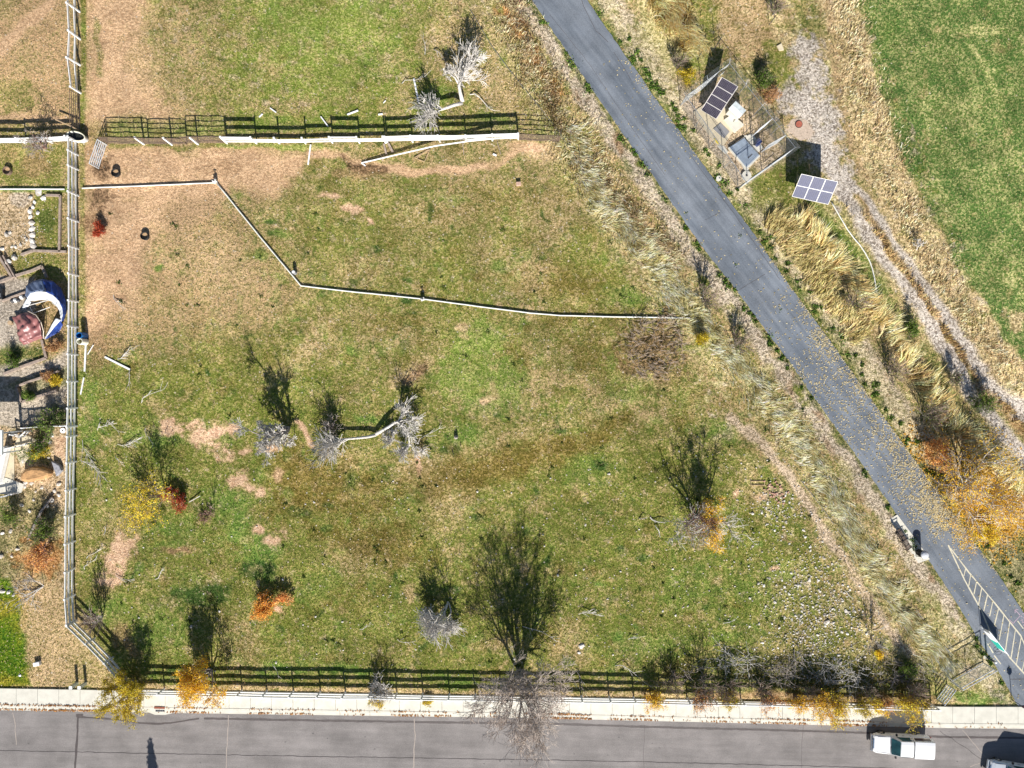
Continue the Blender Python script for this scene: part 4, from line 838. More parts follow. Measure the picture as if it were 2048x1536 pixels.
lf_dark = leafmat("dark_needles", [(20, 40, 22), (34, 60, 30), (56, 80, 42)])
lf_brown = leafmat("brown_leaves", [(110, 78, 50), (160, 120, 80), (204, 168, 126)])
def perp(d, rng):
    v = Vector((rng.gauss(0, 1), rng.gauss(0, 1), rng.gauss(0, 1))); v = v - d * v.dot(d)
    return v.normalized() if v.length > 1e-6 else Vector((1, 0, 0))
class Tree:
    def __init__(s, seed): s.r = random.Random(seed); s.br = []; s.tips = []
    def grow(s, p, d, L, rad, lv, cfg):
        r = s.r; n = 4 if lv > 0 else 3; pts = [p.copy()]; rr_ = [rad]; d = d.normalized(); nc = cfg['n'][lv] if lv > 0 else 0
        for i in range(n):
            d = (d + perp(d, r) * cfg['wan'] + Vector((0, 0, cfg['up'][lv])) + cfg['bias'] * (.12 if lv else .2)).normalized()
            p = p + d * (L / n); 
            if p.z < .05: p.z = .05 + r.random() * .05; d.z = abs(d.z) * .3
            pts.append(p.copy()); rr_.append(max(cfg['rmin'], rad * (1 - .75 * (i + 1) / n)))
        s.br.append((pts, rr_, lv))
        if lv == 0:
            s.tips += pts[1:]; return
        for k in range(nc):
            t = r.uniform(cfg['t0'], 1.0) * n; i = min(n - 1, int(t)); f = t - i; q = pts[i].lerp(pts[i + 1], f)
            dd = (pts[i + 1] - pts[i]).normalized(); a = R(r.uniform(*cfg['ang']))
            nd = (dd * math.cos(a) + perp(dd, r) * math.sin(a)).normalized()
            s.grow(q, nd, L * r.uniform(*cfg['len']), max(cfg['rmin'], rr_[i] * .62), lv - 1, cfg)
CFG = dict(n=[0, 6, 5, 5], wan=.22, up=[.02, .05, .10, .15], ang=(22, 60), len=(.5, .78), t0=.25, rmin=.011, bias=Vector((0, 0, 0)))
def cfg(**k):
    c = dict(CFG); c.update(k); return c
def quads_at(mb, pts, rng, n, size, spread):
    for p in pts:
        for _ in range(n):
            c = p + Vector((rng.gauss(0, spread), rng.gauss(0, spread), rng.gauss(0, spread * .8)))
            if c.z < .05: c.z = .05
            s_ = size * rng.uniform(.6, 1.4); a = Vector((rng.gauss(0, 1), rng.gauss(0, 1), rng.gauss(0, .7))).normalized(); b = perp(a, rng)
            mb.add([c - a * s_, c + b * s_ * .55, c + a * s_, c - b * s_ * .55], [(0, 1, 2, 3)])
def plant(name, label, cat, base, stems, H_, lv, cf, wood, twig=None, leaf=None, leafn=1, leafs=.06, spread=.08, seed=1, group=None, r0=.06, tipsel=None, trunk='trunk', crown='crown', extra=None):
    t = Tree(seed); twig = twig or wood
    for (dx, dy, dz, f) in stems:
        t.grow(base + Vector((dx * .08, dy * .08, 0)), Vector((dx, dy, dz)), H_ * f, r0 * f, lv, cf)
    e = empty(name, base, label, cat, group)
    A = MB(); B = MB()
    top = max(b[2] for b in t.br)
    for pts, rr_, l_ in t.br:
        if l_ >= max(1, top - 1): A.tube(pts, rr_, 6 if l_ == top else 5, cap=False)
        else: B.tube(pts, rr_, 3, cap=False)
    A.build(trunk, wood, e, smooth=True)
    if B.f: B.build("twigs" if leaf else crown, twig, e)
    if leaf:
        sel = [p for p in t.tips if (tipsel is None or tipsel(p, t.r))]
        M_ = MB(); quads_at(M_, sel, t.r, leafn * 3, leafs * .68, spread * 1.1); M_.build(crown, leaf, e)
    return e, t
def ring(n, tilt, f=(.8, 1.1), seed=1, ph=0):
    r = random.Random(seed); return [(math.cos(ph + 6.283 * i / n + r.uniform(-.3, .3)) * tilt, math.sin(ph + 6.283 * i / n + r.uniform(-.3, .3)) * tilt, 1, r.uniform(*f)) for i in range(n)]
bark_t = mat('tan_twigs', (.46, .39, .34), .9, .3, 3)
# big bare cottonwood behind the south fence
b = gg(1042, 1342)
plant("bare_tree", "tallest tree, bare with a grey twiggy crown, overhanging the fence and pavement", "tree", b, [(.05, -.1, 1, 1.0), (-.35, .0, 1, .9), (.42, -.1, 1, .9), (.0, -.5, 1, .95), (-.7, -.15, .75, .75), (.6, .15, .8, .7), (.2, -.7, .8, .8), (-.3, .5, .8, .6)], 5.6, 4,
      cfg(n=[0, 4, 5, 5, 7], up=[-.05, -.02, .05, .08, .08], ang=(18, 52), len=(.42, .66), rmin=.0115, t0=.3, wan=.16), bark_g, bark_t, None, seed=7, r0=.22)
# dead tree with two stems
b = gg(577, 856)
plant("dead_tree", "bleached dead tree of several leaning stems with dense white twig clusters", "tree", b, [(-.12, -.15, 1, 1.0), (.12, -.3, 1, .95), (-.42, -.4, .8, .8), (-.4, .25, .8, .65), (.0, -.75, .7, .6)], 3.7, 3,
      cfg(n=[0, 10, 7, 5], up=[-.03, .0, .05, .10], ang=(22, 60), len=(.36, .52), t0=.35, rmin=.018, wan=.24, bias=Vector((-.2, -.2, 0))), bark_g, bark_w, seed=11, r0=.20)
def fallen(name, label, base, lims, seed, cat="tree", twig=None, lv=2, lens=(.5, .75), n=None, group=None):
    t = Tree(seed); e = empty(name, base, label, cat, group); A = MB(); B = MB(); r = t.r
    for pts, rad, crownL in lims:
        P = [Vector(p) for p in pts]; k = len(P); A.tube(P, [rad * (1 - .5 * i / (k - 1)) for i in range(k)], 7)
        d = (P[-1] - P[-2]).normalized()
        for j in range(9):
            a = R(r.uniform(8, 68)); nd = d * math.cos(a) + perp(d, r) * math.sin(a); nd.z = abs(nd.z) * .7
            t.grow(P[-1].lerp(P[-2], r.uniform(0, .6)), nd, crownL * r.uniform(.7, 1.1), rad * .4, lv, cfg(n=n or [0, 7, 6], wan=.2, up=[0, .01, .02], ang=(18, 55), len=lens, t0=.2, rmin=.017))
    for pts, rr_, l_ in t.br: (A if l_ == lv else B).tube(pts, rr_, 4 if l_ == lv else 3, cap=False)
    A.build("trunk", bark_w, e, smooth=True); B.build("crown", twig or bark_w, e); return e
fallen("fallen_tree", "split fallen dead tree sprawling in three white stems near the centre", gg(752, 870), [([g(752, 870, .3), g(735, 874, .5), g(705, 877, .55), g(688, 878, .6)], .15, 2.1), ([g(752, 868, .3), g(770, 858, .7), g(790, 845, .9), g(800, 843, 1.0)], .17, 1.6), ([g(803, 846, 1.0), g(812, 858, .9), g(818, 876, .7), g(819, 892, .5)], .1, 1.1), ([g(818, 890, .5), g(800, 884, .5), g(786, 878, .5)], .07, .8)], 21)
m_ = gg(668, 850); plant("dead_shrub", "tangle of brown twigs at the left end of the fallen tree", "shrub", m_, ring(7, .6, seed=3), 1.1, 2, cfg(n=[0, 6, 5], rmin=.013, wan=.25), bark_b, bark_g, seed=5, r0=.04)
fallen("fallen_tree", "uprooted dead tree with silver stem behind the paddock fence", gg(922, 205), [([g(925, 203, .4), g(921, 188, .8), g(918, 172, 1.1), g(922, 160, 1.3)], .20, 1.5), ([g(920, 172, 1.0), g(910, 155, 1.1), g(897, 145, 1.1)], .12, .5), ([g(922, 160, 1.3), g(932, 140, 1.4), g(944, 120, 1.5)], .12, 1.1), ([g(924, 206, .4), g(908, 210, .8), g(892, 216, .9), g(880, 220, .9)], .18, 1.8)], 31, lens=(.5, .8))
fallen("dead_shrub", "white twiggy dead shrub sprawling left of the tall bare tree", gg(896, 1204), [([g(896, 1204, .2), g(893, 1215, .7), g(888, 1226, 1.0)], .1, 1.9), ([g(896, 1206, .2), g(884, 1222, .6), g(876, 1232, .8)], .07, 1.5), ([g(898, 1206, .2), g(902, 1222, .7), g(900, 1236, .9)], .07, 1.3)], 41, "shrub")
plant("dead_shrub", "grey dead shrub inside the lower left fence corner", "shrub", gg(206, 1232), ring(8, .35, seed=8), 1.7, 2, cfg(n=[0, 7, 5], rmin=.012, wan=.2, ang=(14, 40)), bark_w, bark_b, seed=6, r0=.04)
# mixed tree on the right of the pasture
b = gg(1396, 1030)
plant("autumn_tree", "half bare tree with golden leaves and white twigs in the right pasture", "tree", b, [(.1, -.1, 1, 1), (.45, .0, .9, .95), (-.5, .0, .9, .95), (.1, -.6, .9, 1), (-.15, .5, .9, .8), (.55, -.5, .8, .95), (-.45, -.5, .8, .9), (0.3, .5, 1, .7)], 3.6, 3,
      cfg(n=[0, 6, 5, 4], up=[.0, .04, .08, .08], len=(.4, .6), rmin=.013, wan=.22), bark_g, bark_w, lf_gold, 2, .07, .11, seed=14, r0=.12, tipsel=lambda p, r: (p.x - b.x) > -.3 and (p.x - b.x) < 1.4 and r.random() < .8)
plant("dead_shrub", "pinkish bare shrub growing into the left side of the half bare golden tree", "shrub", gg(1385, 1040), ring(8, .6, seed=12), 2.0, 2, cfg(n=[0, 7, 6], rmin=.011, wan=.2), bark_r, bark_r, seed=9, r0=.04)
# yellow shrub with the red one
plant("autumn_shrub", "sparse bright yellow shrub in the lower left pasture", "shrub", gg(336, 990), [(-.9, -.1, .7, 1), (-.6, .5, .8, 1), (-.5, -.7, .7, 1), (-.2, .2, 1, 1), (-1, -.4, .6, 1.1)], 2.4, 2, cfg(n=[0, 6, 6], rmin=.01, bias=Vector((-.15, -.1, 0))), bark_b, bark_g, lf_yellow, 2, .085, .10, seed=17, r0=.04)
m = MB()
e = plant("autumn_shrub", "low dark red shrub against the yellow shrub, with a white pole", "shrub", gg(352, 1000), [(-.8, .8, .5, 1), (.8, -.6, .5, 1), (.3, .3, .6, .8), (-.2, .9, .5, .9), (.6, .0, .5, .8)], 1.0, 2, cfg(n=[0, 6, 6], rmin=.01), bark_b, bark_b, lf_red, 2, .07, .07, seed=18, r0=.03)
plank("stick", "white pole lying at the foot of the dark red shrub", (379, 1004), (403, 991), .1, .25, .06, .06, bark_w, "stick")
plant("dead_shrub", "small brown tumbleweed mound right of the yellow shrub", "shrub", gg(415, 1030), ring(9, 1.0, seed=2), .55, 2, cfg(n=[0, 7, 6], rmin=.008), bark_b, bark_r, seed=3, r0=.02)
plant("sapling", "thin leafless sapling with a tall narrow shadow in the left pasture", "tree", gg(429, 1018), [(0, 0, 1, 1), (-.1, .1, 1, .6)], 1.4, 1, cfg(n=[0, 8], rmin=.012, up=[.2, .1]), bark_b, seed=4, r0=.03)
# orange bushes
def bush(name, label, cen, rx, ry, h, mtl, seed, dens=1.0, ang=0, ls=.075, wood=None, group=None, n=14, lean=(0, 0), cat="shrub"):
    r = random.Random(seed); b = gg(*cen); e = empty(name, b, label, cat, group); st = MB(); lf = MB(); ca, sa = math.cos(ang), math.sin(ang)
    t = Tree(seed)
    for i in range(n):
        a = r.uniform(0, 6.283); q = math.sqrt(r.random()); x = rx * q * math.cos(a) * .6; y = ry * q * math.sin(a) * .6
        p0 = b + Vector((x * ca - y * sa, x * sa + y * ca, 0)) * .55; out = Vector(((x * ca - y * sa) * .9 + lean[0], (x * sa + y * ca) * .9 + lean[1], h)).normalized()
        t.grow(p0, out, h * r.uniform(.6, 1.1), .025, 2, cfg(n=[0, 5, 5], rmin=.009, len=(.35, .6), ang=(15, 60), up=[0, 0, .03]))
    for pts, rr_, l_ in t.br: st.tube(pts, rr_, 3, cap=False)
    st.build("stems", wood or bark_b, e)
    sel = [p for p in t.tips if r.random() < dens]; quads_at(lf, sel, r, 4, ls * .72, .10); lf.build("foliage", mtl, e); return e
bush("autumn_shrub", "dense orange bush standing alone, shaped like a comma", (535, 1212), .9, 1.1, 1.3, lf_orange, 3, .8, n=17)
bush("autumn_shrub", "smaller orange bush touching the upper right of the comma shaped one", (568, 1192), .6, .5, 1.0, lf_peach, 4, .7, n=9)
bush("autumn_shrub", "rusty red weed clump on the dirt by the left fence", (203, 462), .35, .75, .6, lf_red, 5, .7, n=9)
bush("autumn_shrub", "orange bush in the neighbour's yard beside the left fence", (96, 1102), 1.5, 1.7, 1.6, lf_peach, 6, .42, n=20, wood=bark_r)
plant("bare_tree", "reddish bare tree in the neighbour's bed left of the top fence", "tree", gg(92, 296), ring(7, .5, seed=4), 1.9, 3, cfg(n=[0, 5, 4, 4], len=(.4, .6), rmin=.012), bark_r, bark_g, seed=22, r0=.06)
plant("dead_shrub", "pale forked dead branch bush lower left near the lawn", "shrub", gg(88, 1172), [(-.9, -.5, .3, 1), (-.8, -.3, .5, 1), (-.2, .4, .5, .7), (-1, -.7, .3, 1.1)], 1.9, 2, cfg(n=[0, 5, 5], rmin=.012), bark_w, bark_w, seed=23, r0=.05)
b = gg(424, 1340)
plant("autumn_tree", "bright orange tree leaning over the pavement near the storm drain", "tree", b, [(-.2, -.1, 1, 1), (-.6, .1, .9, .9), (.3, .0, 1, .9), (-.15, -.7, .8, 1.1), (-.45, .45, .9, .8), (.2, -.3, .9, .9), (-.8, -.2, .6, .9)], 2.7, 3,
      cfg(n=[0, 5, 5, 4], len=(.4, .62), rmin=.011, wan=.22), bark_g, bark_g, lf_gold, 2, .085, .13, seed=25, r0=.11, tipsel=lambda p, r: r.random() < .75)
b = gg(272, 1366)
plant("autumn_tree", "yellow green feathery tree at the foot of the diagonal fence", "tree", b, ring(9, .85, seed=7), 2.4, 3, cfg(n=[0, 5, 5, 4], len=(.42, .62), rmin=.010, wan=.18, bias=Vector((-.06, -.12, 0))), bark_g, bark_b, lf_olive, 2, .075, .09, seed=26, r0=.08, tipsel=lambda p, r: r.random() < .9)
# growth along the south fence
SF = [((765, 1372), 1.2, 'd', "dark bare bush pushing through the fence left of the tall bare tree"), ((757, 1392), .8, 'o', "small olive shrub sticking out over the pavement beside the dark bush"), ((855, 1394), .5, 'o', "tiny yellowish shrub at the foot of the fence left of the tall tree"),
      ((1306, 1384), 1.3, 'g', "small golden shrub over the pavement, first right of the tall tree"), ((1398, 1386), 1.4, 'p', "thin pinkish shrub over the pavement, second right of the tall tree"), ((1456, 1388), 1.2, 'o', "olive yellow shrub over the pavement, third right of the tall tree"), ((1536, 1390), 1.2, 'p', "sparse orange shrub over the pavement, fourth right of the tall tree"),
      ((1590, 1392), 1.5, 'g', "rusty golden shrub over the kerb left of the largest yellow one"), ((1640, 1392), 1.9, 'g', "tallest golden shrub spilling over the kerb"), ((1668, 1394), 2.0, 'y', "largest yellow shrub reaching over the street gutter"), ((1712, 1398), 1.3, 'o', "olive green shrub over the pavement left of the parked pickup"), ((1742, 1398), 1.2, 'y', "pale yellow shrub over the pavement by the pickup's nose"), ((1764, 1399), 1.0, 'p', "small orange shrub in the pickup's shadow"),
      ((1806, 1400), 2.0, 'y', "round golden yellow shrub over the pavement above the pickup"), ((1836, 1396), .9, 'o', "olive shrub behind the fence end post")]
for i, (c_, h_, k_, l_) in enumerate(SF):
    if k_ == 'd': plant("dead_shrub", l_, "shrub", gg(*c_), ring(9, .9, seed=5), 1.2, 2, cfg(n=[0, 7, 6], rmin=.013, wan=.25), bark_g, bark_w, seed=33, r0=.045)
    else:
        bush("fence_shrub", l_, c_, .35 + .42 * h_, .35 + .35 * h_, h_, {'o': lf_olive, 'g': lf_gold, 'p': lf_peach, 'y': lf_yellow}[k_], 60 + i, {'o': .5, 'g': .55, 'p': .28, 'y': .62}[k_], n=int(7 + 5 * h_), ls=.07, lean=(0, -.55), group="shrubs growing out over the pavement")
# brush piles
def brush(name, label, cen, rx, ry, n, L, mt, seed, h=.5, cat="brush pile", rad=.02, twigs=True):
    r = random.Random(seed); b = gg(*cen); e = empty(name, b, label, cat); A = MB(); B = MB()
    for i in range(n):
        a = r.uniform(0, 6.283); q = math.sqrt(r.random()); p = b + Vector((rx * q * math.cos(a), ry * q * math.sin(a), r.uniform(.08, h))); an = r.gauss(0, .9) + (0 if r.random() < .5 else 3.14); d = Vector((math.cos(an), math.sin(an) * .8, r.uniform(-.1, .25))).normalized()
        P = [p]; l = L * r.uniform(.4, 1.2); k = 6
        for j in range(k):
            d = (d + perp(d, r) * .22).normalized(); p = p + d * l / k; p.z = max(.05, min(h * 1.4, p.z)); P.append(p.copy())
        A.tube(P, [rad * r.uniform(.6, 1.5) * (1 - .7 * j / k) for j in range(k + 1)], 4, cap=False)
        if twigs:
            for _ in range(6):
                q0 = P[r.randint(1, k)]; dd = (d + perp(d, r) * .9).normalized(); dd.z = abs(dd.z) * .6; B.tube([q0, q0 + dd * l * .12 + perp(dd, r) * .03, q0 + dd * l * .26], [.013, .011, .008], 3, cap=False)
    A.build("branches", mt, e); 
    if B.f: B.build("twigs", mt, e)
    return e
brush("brush_pile", "pale brush pile lying above the south fence right of the tall tree", (1475, 1322), 1.9, 1.1, 34, 2.2, bark_w, 71)
brush("brush_pile", "thin grey brush pile tangled in the fence shadow", (1380, 1345), 1.6, .8, 22, 1.5, bark_g, 76)
brush("brush_pile", "grey brush pile at the middle of the overgrown fence stretch", (1575, 1345), 2.4, 1.2, 46, 2.4, bark_g, 72)
brush("brush_pile", "long bleached brush pile left of the fence end", (1690, 1348), 2.4, 1.3, 46, 2.2, bark_w, 73)
brush("brush_pile", "tangled grey brush pile at the right end of the south fence", (1800, 1340), 2.0, 1.2, 44, 2.0, bark_g, 74)
brush("brush_pile", "large rounded heap of brown brush left of the path", (1308, 690), 2.7, 3.1, 150, 1.2, mat('tan_brush', (.30, .235, .18), .9, .35, 3), 75, h=1.0, rad=.026)
for i, (c_, h_, l_) in enumerate((((1340, 1362), 1.4, "dark leafless shrub casting the first spiky shadow by the fence"), ((1405, 1372), 2.2, "tall dark shrub with the long double shadow by the fence"), ((1450, 1370), 1.6, "dark shrub beside the pale brush pile"), ((1520, 1376), 1.3, "dark scrub under the orange shrubs, left one"), ((1610, 1374), 1.3, "dark scrub under the largest yellow shrub"), ((1730, 1376), 1.2, "dark scrub behind the olive green shrub"), ((1815, 1372), 1.8, "dark green shrub against the fence end"))):
    plant("scrub_shrub", l_, "shrub", gg(*c_), ring(7, .4, seed=40 + i), h_ * .8, 2, cfg(n=[0, 7, 6], rmin=.011, ang=(12, 45)), bark_g, bark_b, lf_green, 1, .05, .06, seed=80 + i, r0=.04, tipsel=lambda p, r: r.random() < .12, group="dark scrub along the overgrown fence")
bush("grey_green_shrub", "grey green shrub at the corner where brush meets the trail", (1808, 1330), .9, .7, 1.1, lf_green, 90, .5, n=12)
bush("yellow_weed", "small yellow weed above the brush pile at lower right", (1756, 1306), .4, .3, .4, lf_yellow, 91, .7, n=6)
plant("sapling", "bare twiggy sapling on the trail near the lower right rocks", "tree", gg(1742, 1278), [(0, 0, 1, 1), (-.3, .1, 1, .9), (.3, .0, 1, .9), (0, .3, 1, .8)], 1.5, 2, cfg(n=[0, 6, 5], rmin=.011, up=[.05, .08, .1], ang=(12, 40)), bark_g, bark_w, seed=92, r0=.035)
# right of the path
bush("autumn_shrub", "round peach orange bush between path and golden reeds", (1856, 902), 1.1, 1.0, 1.5, lf_peach, 93, .85, n=20)
b = gg(1925, 975)
plant("autumn_tree", "wide yellow leaved tree beside the path at the right edge", "tree", b, ring(9, .95, seed=9), 4.0, 3, cfg(n=[0, 6, 6, 5], len=(.42, .66), rmin=.011, wan=.24, bias=Vector((.1, -.1, 0)), up=[0, 0, .0, .02]), bark_w, bark_w, lf_gold, 2, .085, .20, seed=94, r0=.15, tipsel=lambda p, r: r.random() < .40)
bush("autumn_shrub", "yellow shrub at the lower edge of the wide yellow tree", (1965, 1062), 1.8, .8, 1.0, lf_yellow, 95, .6, n=18)
for i, (c_, h_, k_, l_) in enumerate((((1405, 604), 1.8, 0, "thin dark shrub beside the end of the long pipe"), ((1470, 690), 1.5, 0, "thin dark shrub below the first one on the bank"), ((1400, 680), .9, 1, "yellowing low shrub right of the brown brush heap"), ((1350, 132), 1.4, 0, "thin dark shrub left of the fenced solar yard"), ((1372, 155), .8, 1, "yellow low shrub left of the fenced solar yard"),
         ((1520, 168), 1.3, 2, "dark green shrub behind the solar yard"), ((1536, 196), 1.0, 3, "brown shrub right of the dark green one behind the solar yard"), ((1700, 610), 1.6, 0, "dark shrub in the middle of the golden reeds"), ((1775, 745), 1.7, 0, "dark twiggy shrub on the bank above the orange bush"), ((1845, 830), 2.0, 0, "largest dark twiggy shrub just above the orange bush"), ((1950, 800), 1.4, 2, "green shrub beside the gravel track"), ((1900, 760), 1.2, 0, "dark shrub beside the gravel ruts"), ((1815, 660), 1.0, 2, "leafy green shrub at the end of the golden reeds by the track"),
         ((1545, 30), 1.6, 0, "dark bare shrub at the top edge left of the gravel"), ((116, 842), 1.6, 2, "green shrub in the yard corner by the white rail"), ((90, 896), 1.5, 2, "green shrub in the middle of the rock bed"), ((88, 905), 1.2, 1, "yellow green shrub in the middle of the rock bed"), ((30, 1030), 1.3, 2, "dark green shrub at the left edge below the deck"), ((100, 1052), 1.4, 2, "dark green shrub by the fallen log in the yard"), ((118, 760), .7, 1, "orange brown plant in the raised bed"), ((103, 752), .6, 3, "brown plant in the raised bed"), ((66, 790), .6, 2, "green plant in the raised bed"), ((30, 720), .7, 2, "green plant in the bed below the brown tarp"), ((115, 695), .7, 3, "rust coloured plant beside the barrels"))):
    if k_ == 0: plant("bank_shrub", l_, "shrub", gg(*c_), ring(7, .35, seed=100 + i), h_ * .8, 2, cfg(n=[0, 7, 6], rmin=.012, ang=(12, 42)), bark_g, bark_b, lf_green, 1, .05, .05, seed=120 + i, r0=.035, tipsel=lambda p, r: r.random() < .25)
    else: bush("low_shrub", l_, c_, .3 + .35 * h_, .3 + .3 * h_, h_, {1: lf_olive, 2: lf_green, 3: lf_brown}[k_], 140 + i, .6, n=int(6 + 5 * h_))
fallen("dead_shrub", "white bare root ball bush on the dry strip by the green field", gg(1833, 500), [([g(1833, 500, .2), g(1834, 497, .4), g(1836, 494, .5)], .05, .7)], 51, "shrub", n=[0, 4, 4], lens=(.3, .5))
# dead branches lying about
BR = [((868, 100), (893, 130), "thin dark limb lying above the uprooted tree"), ((940, 190), (985, 218), "forked dead limb lying right of the uprooted tree"), ((804, 168), (850, 150), "curved branch crossing the long white post"), ((850, 110), (846, 80), "thin twig lying high in the paddock"), ((228, 590), (252, 620), "forked pale branch lying on the dirt near the tarp"), ((236, 718), (272, 700), "pale branch tangled at the white rail's head"), ((262, 738), (256, 772), "thin forked twig below the diagonal white rail"), ((284, 806), (328, 776), "curved white branch lying in green grass"),
      ((196, 860), (226, 842), "thin twig on the grass left of the branch heap"), ((215, 840), (246, 862), "straight pale twig crossing another"), ((236, 888), (280, 880), "bundle of pale twigs in the left pasture"), ((292, 856), (304, 886), "short bent twig near the pink bare patches"), ((232, 912), (246, 930), "white curled twig, hook shaped"), ((214, 1050), (210, 1068), "small curved white twig"), ((170, 1138), (194, 1112), "pale forked twig near the left fence"), ((174, 1116), (205, 1090), "white twisted branch by the left fence"), ((232, 1150), (272, 1158), "thin white stick on the pinkish dirt"), ((311, 1158), (334, 1132), "white forked stick in the lower left grass"), ((166, 880), (196, 960), "large pale branch heap beside the left fence"),
      ((160, 920), (205, 950), "second pale branch heap crossing the first"), ((545, 1328), (560, 1348), "pale twig by the fence left of centre"), ((836, 1262), (866, 1280), "white branch lying left of the white dead shrub"), ((845, 1225), (850, 1262), "thin upright stick beside the white dead shrub"), ((795, 1278), (825, 1284), "thin twig in the lower middle grass"), ((720, 1258), (745, 1248), "short pale twig in the lower middle grass"), ((1045, 1252), (1110, 1282), "long pale branch lying right of the tall tree's trunk"), ((1157, 1228), (1195, 1225), "flat pale twig bundle in the lower right grass"), ((1256, 1278), (1284, 1268), "small twig above the fence"), ((1445, 1246), (1468, 1236), "thin twig lower right of the pasture"), ((1300, 1034), (1328, 1046), "white split log left of the golden tree"), ((1278, 1036), (1292, 1036), "small grey twig beside the split log"), ((1310, 1050), (1318, 1070), "curved twig below the split log"),
      ((1483, 1068), (1508, 1085), "thin pale stick right of the golden tree"), ((836, 888), (882, 846), "long thin branch reaching from the fallen tree"), ((1688, 1180), (1706, 1194), "white bent stick beside the sapling"), ((1745, 1260), (1775, 1244), "thin pale twig right of the sapling"), ((1600, 1310), (1690, 1340), "long curved pale branch over the brush"), ((1588, 1298), (1582, 1350), "dark leaning limb across the brush"), ((1152, 1340), (1166, 1396), "dark forked stick leaning on the fence"), ((1230, 1330), (1300, 1362), "long thin pale branch across the fence shadow")]
for i, (a, b_, l_) in enumerate(BR):
    r = random.Random(i + 300); t = Tree(i + 300); A = gg(*a, .08); B_ = gg(*b_, .14); d = B_ - A; Ln = d.length
    P = [A]; 
    for k in range(1, 7):
        f = k / 6; P.append(A.lerp(B_, f) + Vector((-d.y, d.x, 0)).normalized() * Ln * .10 * math.sin(f * 3.1 + i) + Vector((0, 0, .10 + .10 * math.sin(f * 5 + i))))
    heap = 'heap' in l_ or 'bundle' in l_ or 'tangled' in l_
    e = empty("fallen_branch", A, l_, "branch", "dead branches lying on the ground"); M1 = MB(); rad = .05 if 'log' in l_ or 'limb' in l_ else .028
    M1.tube(P, [rad * (1 - .6 * k / 6) for k in range(7)], 5); M1.build("limb", bark_g if 'dark' in l_ or 'grey' in l_ else bark_w, e); M2 = MB()
    for k in range(26 if heap else 6):
        q = P[r.randint(1, 6)]; dd = (d.normalized() + perp(d.normalized(), r) * r.uniform(.4, .9)).normalized(); dd.z *= .25; l2 = Ln * r.uniform(.12, .42)
        M2.tube([q, q + dd * l2 * .5 + perp(dd, r) * .04, q + dd * l2], [.014, .013, .009], 3, cap=False)
    M2.build("twigs", bark_w, e)
# conifer standing south of the frame, whose shadow points up the street
b = gg(318, 1694); e = empty("conifer_tree", b, "narrow dark conifer whose pointed shadow falls on the street", "tree"); M1 = MB(); M1.tube([b, b + Vector((0, 0, 6.0))], [.16, .03], 8); M1.build("trunk", bark_b, e); M2 = MB(); r = random.Random(9)
pts = []
for i in range(2600):
    z = .5 + 5.6 * (1 - math.sqrt(r.random())); ro = (6.2 - z) / 6.2 * 1.5 * math.sqrt(r.random()); a = r.uniform(0, 6.283); pts.append(b + Vector((ro * math.cos(a), ro * math.sin(a), z - ro * .2)))
quads_at(M2, pts, r, 2, .16, .07); M2.build("crown", lf_dark, e)
# ---------------------------------------------------------------- stones
r = random.Random(77)
def stone_mesh(seed):
    q = random.Random(seed); m = bmesh_ico(); 
    me = bpy.data.meshes.new("stone"); V = []
    sx, sy, sz = q.uniform(.8, 1.2), q.uniform(.6, .9), q.uniform(.45, .65)
    for v in m[0]: f = q.uniform(.75, 1.15); V.append((v[0] * sx * f, v[1] * sy * f, v[2] * sz * f + .15))
    me.from_pydata(V, [], m[1]); me.materials.append(pale); return me
def bmesh_ico():
    p = (1 + 5 ** .5) / 2; V = [(-1, p, 0), (1, p, 0), (-1, -p, 0), (1, -p, 0), (0, -1, p), (0, 1, p), (0, -1, -p), (0, 1, -p), (p, 0, -1), (p, 0, 1), (-p, 0, -1), (-p, 0, 1)]
    l = math.sqrt(1 + p * p); V = [(a / l, b_ / l, c_ / l) for a, b_, c_ in V]
    Fc = [(0, 11, 5), (0, 5, 1), (0, 1, 7), (0, 7, 10), (0, 10, 11), (1, 5, 9), (5, 11, 4), (11, 10, 2), (10, 7, 6), (7, 1, 8), (3, 9, 4), (3, 4, 2), (3, 2, 6), (3, 6, 8), (3, 8, 9), (4, 9, 5), (2, 4, 11), (6, 2, 10), (8, 6, 7), (9, 8, 1)]
    return V, Fc
pale = mat("pale_limestone", (.34, .30, .25), .9, .2, 2.6, c2=(.72, .68, .62))
SM = [stone_mesh(i) for i in range(10)]
def stone(px, py, s_, label, group, cat="stone"):
    o = bpy.data.objects.new("stone", SM[r.randrange(10)]); COL.objects.link(o); o.location = gg(px, py, zat(px, py)); o.scale = (s_, s_, s_ * r.uniform(.8, 1.2)); o.rotation_euler = (0, 0, r.uniform(0, 6.28)); return tag(o, label, cat, group)
def dens_pos():
    u = r.random()
    if u < .52: x = r.gauss(1640, 62); y = r.gauss(1250, 62)
    elif u < .66: x = r.gauss(1590, 70); y = r.gauss(1130, 60)
    elif u < .74: x = r.gauss(1560, 25); y = r.gauss(1020, 25)
    elif u < .90: x = r.uniform(1150, 1720); y = r.uniform(900, 1330)
    else: x = r.uniform(200, 1150); y = r.uniform(950, 1350)
    return x, y
cand = []
while len(cand) < 1900:
    x, y = dens_pos()
    if y > 1368 or x > 1790 or x < 170 or y < 840 or (x > 1690 and y < 1170) or (x > 1760): continue
    cand.append((abs(r.gauss(0, 1)) * .045 + .04, x, y))
cand.sort(reverse=True)
